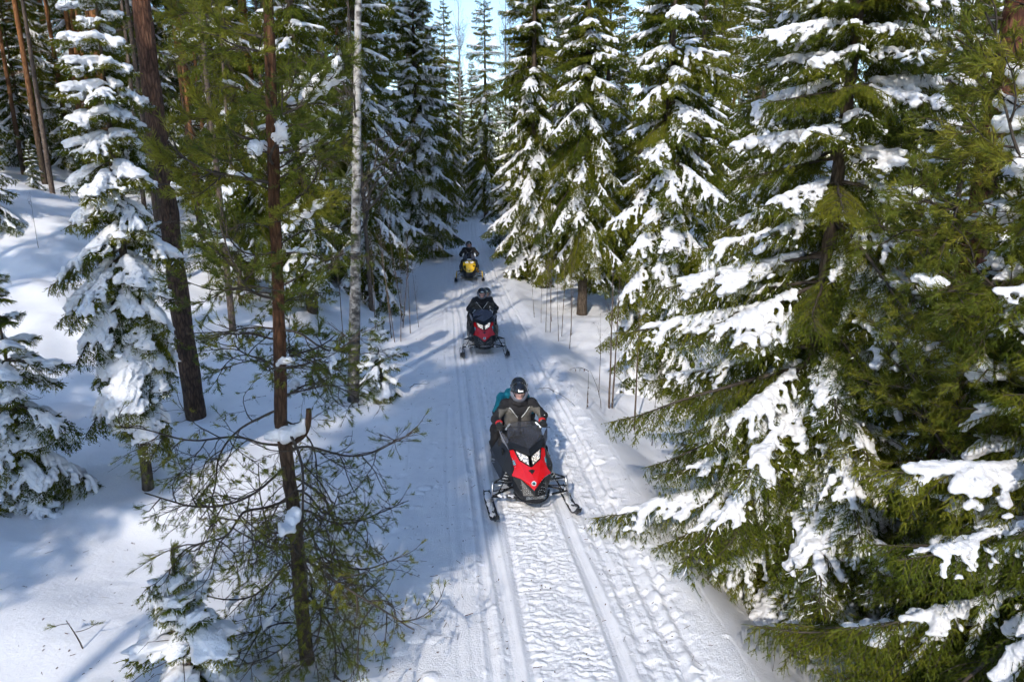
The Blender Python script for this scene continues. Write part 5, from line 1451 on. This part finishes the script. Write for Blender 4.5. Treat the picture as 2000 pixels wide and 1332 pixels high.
def sled_yellow(loc, rz, label):
    r = empty("snowmobile", loc, rz); tag(r, label, "snowmobile", "snowmobiles on the trail")
    sled_running_gear(r, M["yellow"], M["yellow"])
    hood = poly("hood", [(0.20, 0, 0.40), (0.19, 0.13, 0.41), (0.10, 0.235, 0.56), (-0.08, 0.285, 0.70), (-0.22, 0.262, 0.82), (-0.25, 0.12, 0.865), (-0.25, 0, 0.870), (-0.02, 0, 0.755), (-0.02, 0.14, 0.745), (0.13, 0.12, 0.56), (0.15, 0, 0.55)],
             [(0, 1, 9, 10), (10, 9, 8, 7), (1, 2, 9), (2, 3, 8, 9), (3, 4, 8), (4, 5, 8), (5, 6, 7, 8)], M["yellow"], r, bev=0.012)
    for s in (1, -1):
        poly("air_intake", [(0.155, 0.150 * s, 0.50), (0.105, 0.225 * s, 0.57), (-0.015, 0.245 * s, 0.69), (0.035, 0.165 * s, 0.68)], [(0, 1, 2, 3) if s > 0 else (3, 2, 1, 0)], M["matte"], hood, mirror=False, bev=0, thick=0.03)
        hl = poly("headlight", [(-0.06, 0.03 * s, 0.795), (-0.03, 0.06 * s, 0.765), (-0.06, 0.17 * s, 0.765), (-0.13, 0.20 * s, 0.80), (-0.13, 0.06 * s, 0.825)], [(0, 1, 2, 3, 4) if s < 0 else (4, 3, 2, 1, 0)], M["lamp"], r, mirror=False, bev=0, thick=0.03)
        P = [(-0.24, 0.27, 0.815), (-0.07, 0.29, 0.695), (0.10, 0.24, 0.55), (-0.80, 0.33, 0.81), (-0.92, 0.46, 0.54), (-0.20, 0.40, 0.54), (-0.98, 0.44, 0.31), (-0.26, 0.39, 0.31), (0.05, 0.25, 0.36), (-0.85, 0.26, 0.85), (-0.30, 0.22, 0.86)]
        P = [(x, y * s, z) for x, y, z in P]; F = [(0, 5, 2, 1), (0, 3, 4, 5), (5, 4, 6, 7), (2, 5, 7, 8), (0, 10, 9, 3)]
        if s > 0: F = [tuple(reversed(q)) for q in F]
        poly("side_panel", P, F, M["plastic"], r, mirror=False, bev=0.006)
    g = Geo(); t = np.linspace(0, 2 * math.pi, 13)[:-1]
    g.add(np.concatenate([np.stack([0 * t + 0.178, 0.022 * np.cos(t), 0.47 + 0.022 * np.sin(t)], -1), [[0.180, 0, 0.47]]]), [[12, i, (i + 1) % 12] for i in range(12)])
    obj("emblem", g.build("emblem", [M["matte"]], False), hood)
    poly("belly_pan", [(0.205, 0, 0.395), (0.195, 0.14, 0.40), (0.11, 0.24, 0.54), (0.26, 0, 0.28), (0.22, 0.18, 0.28), (0.04, 0.27, 0.34), (0.20, 0, 0.14), (0.12, 0.17, 0.15), (-0.05, 0.22, 0.2)], [(0, 3, 4, 1), (1, 4, 5, 2), (3, 6, 7, 4), (4, 7, 8, 5)], M["plastic"], r, bev=0.006)
    poly("windshield", [(-0.25, 0, 0.875), (-0.26, 0.10, 0.87), (-0.45, 0.26, 0.93), (-0.56, 0.25, 1.02), (-0.60, 0.10, 1.16), (-0.60, 0, 1.17)], [(0, 5, 4, 1), (1, 4, 3, 2)], M["shield"], r, bev=0, thick=0.004)
    poly("number_sticker", [(-0.262, 0.0, 0.885), (-0.262, 0.085, 0.885), (-0.315, 0.085, 0.935), (-0.315, 0, 0.935)], [(0, 1, 2, 3)], M["white"], r, bev=0, thick=0.004)
    poly("cowl", [(-0.245, 0, 0.868), (-0.24, 0.20, 0.845), (-0.24, 0.27, 0.81), (-0.55, 0.26, 0.90), (-0.55, 0, 0.90)], [(0, 4, 3, 1), (1, 3, 2)], M["plastic"], r, bev=0.004)
    for s in (1, -1): poly("mirror", [(-0.56, 0.26 * s, 1.02), (-0.56, 0.31 * s, 1.03), (-0.60, 0.27 * s, 1.14), (-0.60, 0.23 * s, 1.12)], [(0, 1, 2, 3) if s > 0 else (3, 2, 1, 0)], M["white"], r, mirror=False, bev=0, thick=0.02)
    tubes("front_bumper", [(curve([(0.10, 0.26, 0.28), (0.24, 0.18, 0.24), (0.29, 0.08, 0.23), (0.29, -0.08, 0.23), (0.24, -0.18, 0.24), (0.10, -0.26, 0.28)], 20), 0.014)], M["plastic"], r)
    return r

def on_trail(x, y): return (x, y, ground_z(x, y) - 0.012)
S1, S2, S3 = on_trail(0.27, 9.40), on_trail(-0.76, 18.0), on_trail(-1.89, 30.1)
Z1, Z2, Z3 = math.atan2(-0.985, 0.17), math.atan2(-0.995, 0.09), math.atan2(-0.997, 0.07)
sled_red(S1, Z1, "nearest snowmobile, red and black, with two people on it")
sled_red(S2, Z2, "second red and black snowmobile, in the middle of the line")
sled_yellow(S3, Z3, "yellow snowmobile at the back of the line")

# ------------------------------------------------------------------ riders (same local frame as the sleds)
M["cloth_black"] = simple("black_suit", (0.020, 0.019, 0.021), 0.8, 0, 0.3, 0, 0.5, 38)
M["cloth_grey"] = simple("grey_suit", (0.150, 0.138, 0.120), 0.8, 0, 0.3, 0, 0.5, 38)
M["cloth_dark"] = simple("dark_grey_suit", (0.055, 0.052, 0.050), 0.8, 0, 0.3, 0, 0.5, 38)
M["cloth_teal"] = simple("teal_suit", (0.012, 0.20, 0.25), 0.8, 0, 0.3, 0, 0.5, 38)
M["skin"] = simple("skin", (0.62, 0.33, 0.25), 0.5, 0, 0.4, 0, 0.0, 20)
M["lips"] = simple("lips", (0.42, 0.15, 0.12), 0.5)
M["brow"] = simple("brow_hair", (0.10, 0.06, 0.04), 0.8)
M["helmet"] = simple("helmet_black", (0.008, 0.008, 0.010), 0.12, 0, 0.5, 0.8)
M["redcuff"] = simple("red_cuff", (0.60, 0.012, 0.015), 0.6)
M["glove"] = simple("glove_leather", (0.018, 0.018, 0.018), 0.65, 0, 0.4, 0, 0.3, 80)
M["boot"] = simple("boot_rubber", (0.016, 0.015, 0.015), 0.6)

def A(*v): return np.array(v, float)
def body_prims(hip, chest, neck, head, sho, elb, wri, kne, ank, toe):
    """round cones of one figure; ids: 0 suit, 1 legs, 2 skin, 3 boots"""
    P = []
    def c(a, b, ra, rb, i=0): P.append((A(*a), A(*b), ra, rb, i))
    hip, chest, neck, head = A(*hip), A(*chest), A(*neck), A(*head)
    mid = hip * 0.5 + chest * 0.5
    for s in (-1, 1):
        c(hip + [0, 0.085 * s, 0.0], mid + [0, 0.085 * s, 0], 0.125, 0.125)
        c(mid + [0, 0.085 * s, 0], chest + [0, 0.095 * s, 0.0], 0.125, 0.132)
        c(chest + [0.02, 0.09 * s, 0.0], neck + [-0.01, 0.05 * s, -0.06], 0.115, 0.075)
    c(hip, chest, 0.14, 0.14)
    c(neck + [-0.02, 0, -0.08], neck + [0, 0, 0.0], 0.10, 0.078)
    for k in range(8):                                            # collar / folded hood
        a = k * math.pi / 4
        c(neck + [-0.02 + 0.085 * math.cos(a), 0.105 * math.sin(a), -0.035 - 0.02 * math.cos(a)], neck + [-0.02 + 0.085 * math.cos(a + .78), 0.105 * math.sin(a + .78), -0.035 - 0.02 * math.cos(a + .78)], 0.045, 0.045)
    c(neck + [-0.12, -0.06, -0.03], neck + [-0.12, 0.06, -0.03], 0.07, 0.07)
    for s in (-1, 1):
        S, E, W = A(*sho[s]), A(*elb[s]), A(*wri[s])
        c(chest + [0, 0.10 * s, 0.06], S, 0.10, 0.088); c(S, E, 0.086, 0.066); c(E, E * 0.45 + W * 0.55, 0.068, 0.060); c(E * 0.45 + W * 0.55, W, 0.060, 0.052)
        K, N_, T = A(*kne[s]), A(*ank[s]), A(*toe[s])
        c(hip + [0.02, 0.10 * s, -0.03], K, 0.125, 0.088, 1); c(K, K * 0.4 + N_ * 0.6, 0.086, 0.078, 1); c(K * 0.4 + N_ * 0.6, N_ + [0, 0, 0.06], 0.078, 0.068, 1)
        c(N_ + [0, 0, 0.05], N_, 0.062, 0.055, 3); c(N_ + [-0.05, 0, -0.02], T, 0.052, 0.045, 3)
    # head and face: skull, jaw, brow, nose, cheeks, chin
    c(head + [-0.02, 0, 0.02], head + [0.005, 0, 0.03], 0.092, 0.088, 2); c(head + [0.02, 0, -0.01], head + [0.032, 0, -0.075], 0.070, 0.048, 2)
    c(head + [0.085, -0.03, 0.035], head + [0.085, 0.03, 0.035], 0.016, 0.016, 2)
    c(head + [0.092, 0, 0.02], head + [0.112, 0, -0.022], 0.010, 0.014, 2)
    for s in (-1, 1): c(head + [0.060, 0.038 * s, -0.02], head + [0.058, 0.034 * s, -0.035], 0.026, 0.024, 2)
    c(head + [0.066, -0.010, -0.092], head + [0.066, 0.010, -0.092], 0.022, 0.022, 2)
    return P

def body_mesh(name, prims, zline, mats, yc=0.0, xfront=0.0, h=0.0115, grey=True):
    V, Q, vid = sdf_mesh(prims, h, k=0.035, noise=0.0032, nscale=0.09, seed=9, ids=True)
    fc = V[Q].mean(1); fid = vid[Q[:, 0]]
    mi = np.select([fid == 1, fid == 2, fid == 3], [0, 2, 3], 0)
    if grey:
        y = np.abs(fc[:, 1] - yc); up = zline(y)
        front = (fc[:, 0] > xfront) | (y > 0.17)
        g = (fid == 0) & front & (y > 0.028) & (y < 0.335) & (fc[:, 2] < up) & (fc[:, 2] > 0.80) & ~((y > 0.215) & (fc[:, 2] > up - 0.02))
        mi[g] = 1
    return mesh(name, V, [Q], mats, [mi]), V, fc, mi

def sphere_shell(r, sx, keep, n=40, m=28):
    """part of an ellipsoid shell: keep(dirs) -> mask of faces"""
    th = np.linspace(0.0, math.pi, m); ph = np.linspace(-math.pi, math.pi, n + 1)
    T, Ph = np.meshgrid(th, ph, indexing='ij')
    D = np.stack([np.sin(T) * np.cos(Ph), np.sin(T) * np.sin(Ph), np.cos(T)], -1).reshape(-1, 3)
    F = grid_faces(m, n + 1)
    c = D[F].mean(1); c = c / np.linalg.norm(c, axis=1)[:, None]
    F = F[keep(c)]
    u, inv = np.unique(F, return_inverse=True)
    return D[u] * r * np.array(sx), inv.reshape(F.shape)

def solid(name, V, F, mat, parent, thick=0.006, loc=None, smooth=True):
    o = obj(name, mesh(name, V, np.asarray(F), [mat], smooth=smooth), parent, loc)
    if thick: md = o.modifiers.new("thick", 'SOLIDIFY'); md.thickness = thick; md.offset = 1
    return o

def helmet(parent, head, yaw=0.0, pitch=0.0):
    sx = (1.12, 0.97, 1.05)
    shell = lambda c: ~((c[:, 0] > 0.30) & (c[:, 2] < 0.20)) & (c[:, 2] > -0.78)
    V, F = sphere_shell(0.136, sx, shell, 64, 44)
    hm = solid("helmet", V, F, M["helmet"], parent, 0.012)
    hm.matrix_local = Matrix.Translation(Vector(head) + Vector((-0.005, 0, 0.015))) @ Matrix.Rotation(yaw, 4, 'Z') @ Matrix.Rotation(pitch, 4, 'Y')
    V, F = sphere_shell(0.1515, (1.15, 0.98, 1.22), lambda c: (c[:, 0] > 0.16) & (c[:, 2] < 0.20) & (c[:, 2] > -0.86), 48, 36)
    solid("visor", V, F, M["visor"], hm, 0.0)
    V, F = sphere_shell(0.1515, sx, lambda c: (np.abs(c[:, 1]) < 0.24) & (c[:, 2] > 0.32) & (c[:, 2] < 0.47) & (c[:, 0] > 0.5), 64, 60)
    solid("white_label", V, F, M["white"], hm, 0.002)
    a = np.linspace(-1.35, 1.35, 22)
    g = Geo(); gtube(g, np.stack([0.1525 * 1.1 * np.cos(a) * 0.96, 0.1525 * 0.98 * np.sin(a), 0.036 + 0.0 * a], -1), 0.006, 5); obj("rim_trim", g.build("rim_trim", [M["matte"]]), hm)
    return hm

def face_bits(parent, head):
    h = A(*head)
    for s in (-1, 1):
        V, F = sphere_shell(0.0105, (0.7, 1.3, 0.7), lambda c: c[:, 0] > -2, 10, 8)
        obj("eye", mesh("eye", V, F, [M["brow"]]), parent, tuple(h + [0.080, 0.031 * s, 0.012]))
        g = Geo(); gtube(g, np.array([h + [0.094, 0.014 * s, 0.034], h + [0.096, 0.032 * s, 0.038], h + [0.082, 0.050 * s, 0.033]]), 0.005, 5); obj("eyebrow", g.build("eyebrow", [M["brow"]]), parent)
    g = Geo(); gtube(g, np.array([h + [0.072, -0.024, -0.058], h + [0.084, 0, -0.056], h + [0.072, 0.024, -0.058]]), 0.0055, 5); obj("mouth", g.build("mouth", [M["lips"]]), parent)

def glove(parent, wrist, grip, s, cuff=None):
    """palm over the bar, four fingers wrapped round it, thumb from the inner side; the bar runs along y"""
    w, g = A(*wrist), A(*grip)
    d = g - w; d /= np.linalg.norm(d)
    pr = [(w, w + d * 0.04, 0.044, 0.043)]
    kn = g + A(-0.012, 0, 0.036)
    for k, (dy, ln) in enumerate(((-0.036, 0.9), (-0.012, 1.0), (0.012, 0.97), (0.036, 0.8))):
        k0 = kn + A(0.0, dy, 0.004 * (1 - abs(k - 1.5)))
        p1 = g + A(0.034 * ln, dy, 0.024); p2 = g + A(0.034 * ln, dy, -0.018); p3 = g + A(0.002, dy, -0.032)
        pr += [(w + d * 0.03 + A(0, dy * 0.7, 0.005), k0, 0.024, 0.0175), (k0, p1, 0.0165, 0.0145), (p1, p2, 0.0145, 0.0135), (p2, p3, 0.0135, 0.012)]
    ti = -s                                                       # thumb on the inner side
    t0 = w + d * 0.045 + A(0, 0.034 * ti, -0.004); t1 = g + A(-0.010, 0.058 * ti, -0.006); t2 = g + A(0.024, 0.055 * ti, -0.016)
    pr += [(t0, t1, 0.019, 0.0155), (t1, t2, 0.015, 0.0125)]
    V, Q = sdf_mesh(pr, 0.0062, 0.006)
    gl = obj("glove", mesh("glove", V, Q, [M["glove"]]), parent)
    if cuff:
        a = w - d * 0.035; b = w + d * 0.004
        tubes("glove_cuff", [([a, a * 0.5 + b * 0.5, b], [0.058, 0.060, 0.056])], cuff, gl, 14)
    return gl

def band(parent, a, b, t, r, mat, name="reflective_band", wdt=0.012):
    a, b = A(*a), A(*b); d = (b - a) / np.linalg.norm(b - a); c = a + (b - a) * t
    return tubes(name, [([c - d * wdt, c + d * wdt], [r, r * 0.985])], mat, parent, 16)

def piping(parent, V, line, s, yc=0.0, xmin=-2.0):
    """thin white cord lying on the front of the chest"""
    pts = []
    for y in np.linspace(0.032, 0.17, 9):
        z = line(y)
        m = (np.abs(V[:, 1] - (yc + s * y)) < 0.016) & (np.abs(V[:, 2] - z) < 0.016)
        if m.any(): pts.append([V[m, 0].max() + 0.003, yc + s * y, z])
    if len(pts) > 2:
        g = Geo(); gtube(g, np.array(pts), 0.0055, 5); obj("piping", g.build("piping", [M["white"]]), parent)

def driver_pose(head_y=0.0):
    return dict(hip=(-1.10, 0, 0.83), chest=(-1.00, 0, 1.20), neck=(-0.955, 0, 1.38), head=(-0.915, head_y, 1.505),
        sho={-1: (-0.985, -0.210, 1.285), 1: (-0.985, 0.210, 1.285)}, elb={-1: (-0.94, -0.385, 1.06), 1: (-0.92, 0.395, 1.08)},
        wri={-1: (-0.765, -0.348, 1.045), 1: (-0.765, 0.348, 1.045)}, kne={-1: (-0.72, -0.285, 0.76), 1: (-0.72, 0.285, 0.76)},
        ank={-1: (-0.70, -0.335, 0.385), 1: (-0.70, 0.335, 0.385)}, toe={-1: (-0.53, -0.34, 0.362), 1: (-0.53, 0.34, 0.362)})
def passenger_pose(dy, hy, lean=0.0):
    return dict(hip=(-1.62, 0, 0.87), chest=(-1.50, dy * 0.8, 1.14), neck=(-1.46, dy, 1.31), head=(-1.415, hy, 1.43),
        sho={-1: (-1.49, dy - 0.185, 1.225), 1: (-1.49, dy + 0.185, 1.225)}, elb={-1: (-1.42, dy - 0.29, 1.0), 1: (-1.42, dy + 0.29, 1.0)},
        wri={-1: (-1.20, -0.27, 0.97), 1: (-1.20, 0.27, 0.97)}, kne={-1: (-1.22, -0.34, 0.78), 1: (-1.22, 0.34, 0.78)},
        ank={-1: (-1.15, -0.365, 0.385), 1: (-1.15, 0.365, 0.385)}, toe={-1: (-0.98, -0.365, 0.362), 1: (-0.98, 0.365, 0.362)})

line_d = lambda y: np.where(y < 0.15, 1.085 + (y - 0.028) * 1.42, 1.258)
pose = driver_pose()
SUIT = [M["cloth_black"], M["cloth_grey"], M["skin"], M["boot"]]
DM, DV, _, _ = body_mesh("person_driver", body_prims(**pose), line_d, SUIT, xfront=-0.97)
def driver(loc, rz, label, cuff, hyaw=0.0, hpitch=0.12, me=None):
    p = bpy.data.objects.new("person", me or DM); C.objects.link(p)
    p.location = loc; p.rotation_euler = (0, 0, rz)
    tag(p, label, "person", "riders on the snowmobiles")
    helmet(p, pose["head"], hyaw, hpitch); face_bits(p, pose["head"])
    for s in (-1, 1):
        glove(p, pose["wri"][s], (-0.697, 0.35 * s, 1.012), s, cuff)
        band(p, pose["elb"][s], pose["wri"][s], 0.42, 0.066, M["white"])
        piping(p, DV, line_d, s)
    return p
driver(S1, Z1, "driver in grey and black suit with red glove cuffs, on the nearest snowmobile", M["redcuff"])
DM2 = DM.copy(); DM2.materials[1] = M["cloth_dark"]
driver(S2, Z2, "driver in dark grey and black suit on the middle snowmobile", None, 0.0, 0.10, DM2)
driver(S3, Z3, "lone driver of the yellow snowmobile, in black and grey suit", None, 0.0, 0.05, DM2)

def passenger(loc, rz, label, dy, hy, mats, grey):
    ps = passenger_pose(dy, hy)
    line = lambda y: np.where(y < 0.15, 1.05 + (y - 0.028) * 1.4, 1.21)
    me, V, fc, mi = body_mesh("person_passenger", body_prims(**ps), line, mats, yc=dy, xfront=-1.47, grey=grey, h=0.0145)
    if not grey:                                                   # teal jacket over dark trousers
        z = fc[:, 2]; t = (mi == 0) & (z > 1.02); mi[t] = 1
        me.polygons.foreach_set("material_index", mi.astype(np.int32))
    p = bpy.data.objects.new("person", me); C.objects.link(p); p.location = loc; p.rotation_euler = (0, 0, rz)
    tag(p, label, "person", "riders on the snowmobiles")
    helmet(p, ps["head"], 0.0, 0.10); face_bits(p, ps["head"])
    for s in (-1, 1): glove(p, ps["wri"][s], (-1.13, 0.235 * s, 0.965), s, None)
    return p
passenger(S1, Z1, "passenger in teal jacket hidden behind the nearest driver", 0.0, 0.085, [M["cloth_black"], M["cloth_teal"], M["skin"], M["boot"]], False)
passenger(S2, Z2, "passenger in black helmet peering past the middle driver's shoulder", 0.06, 0.15, SUIT, True)
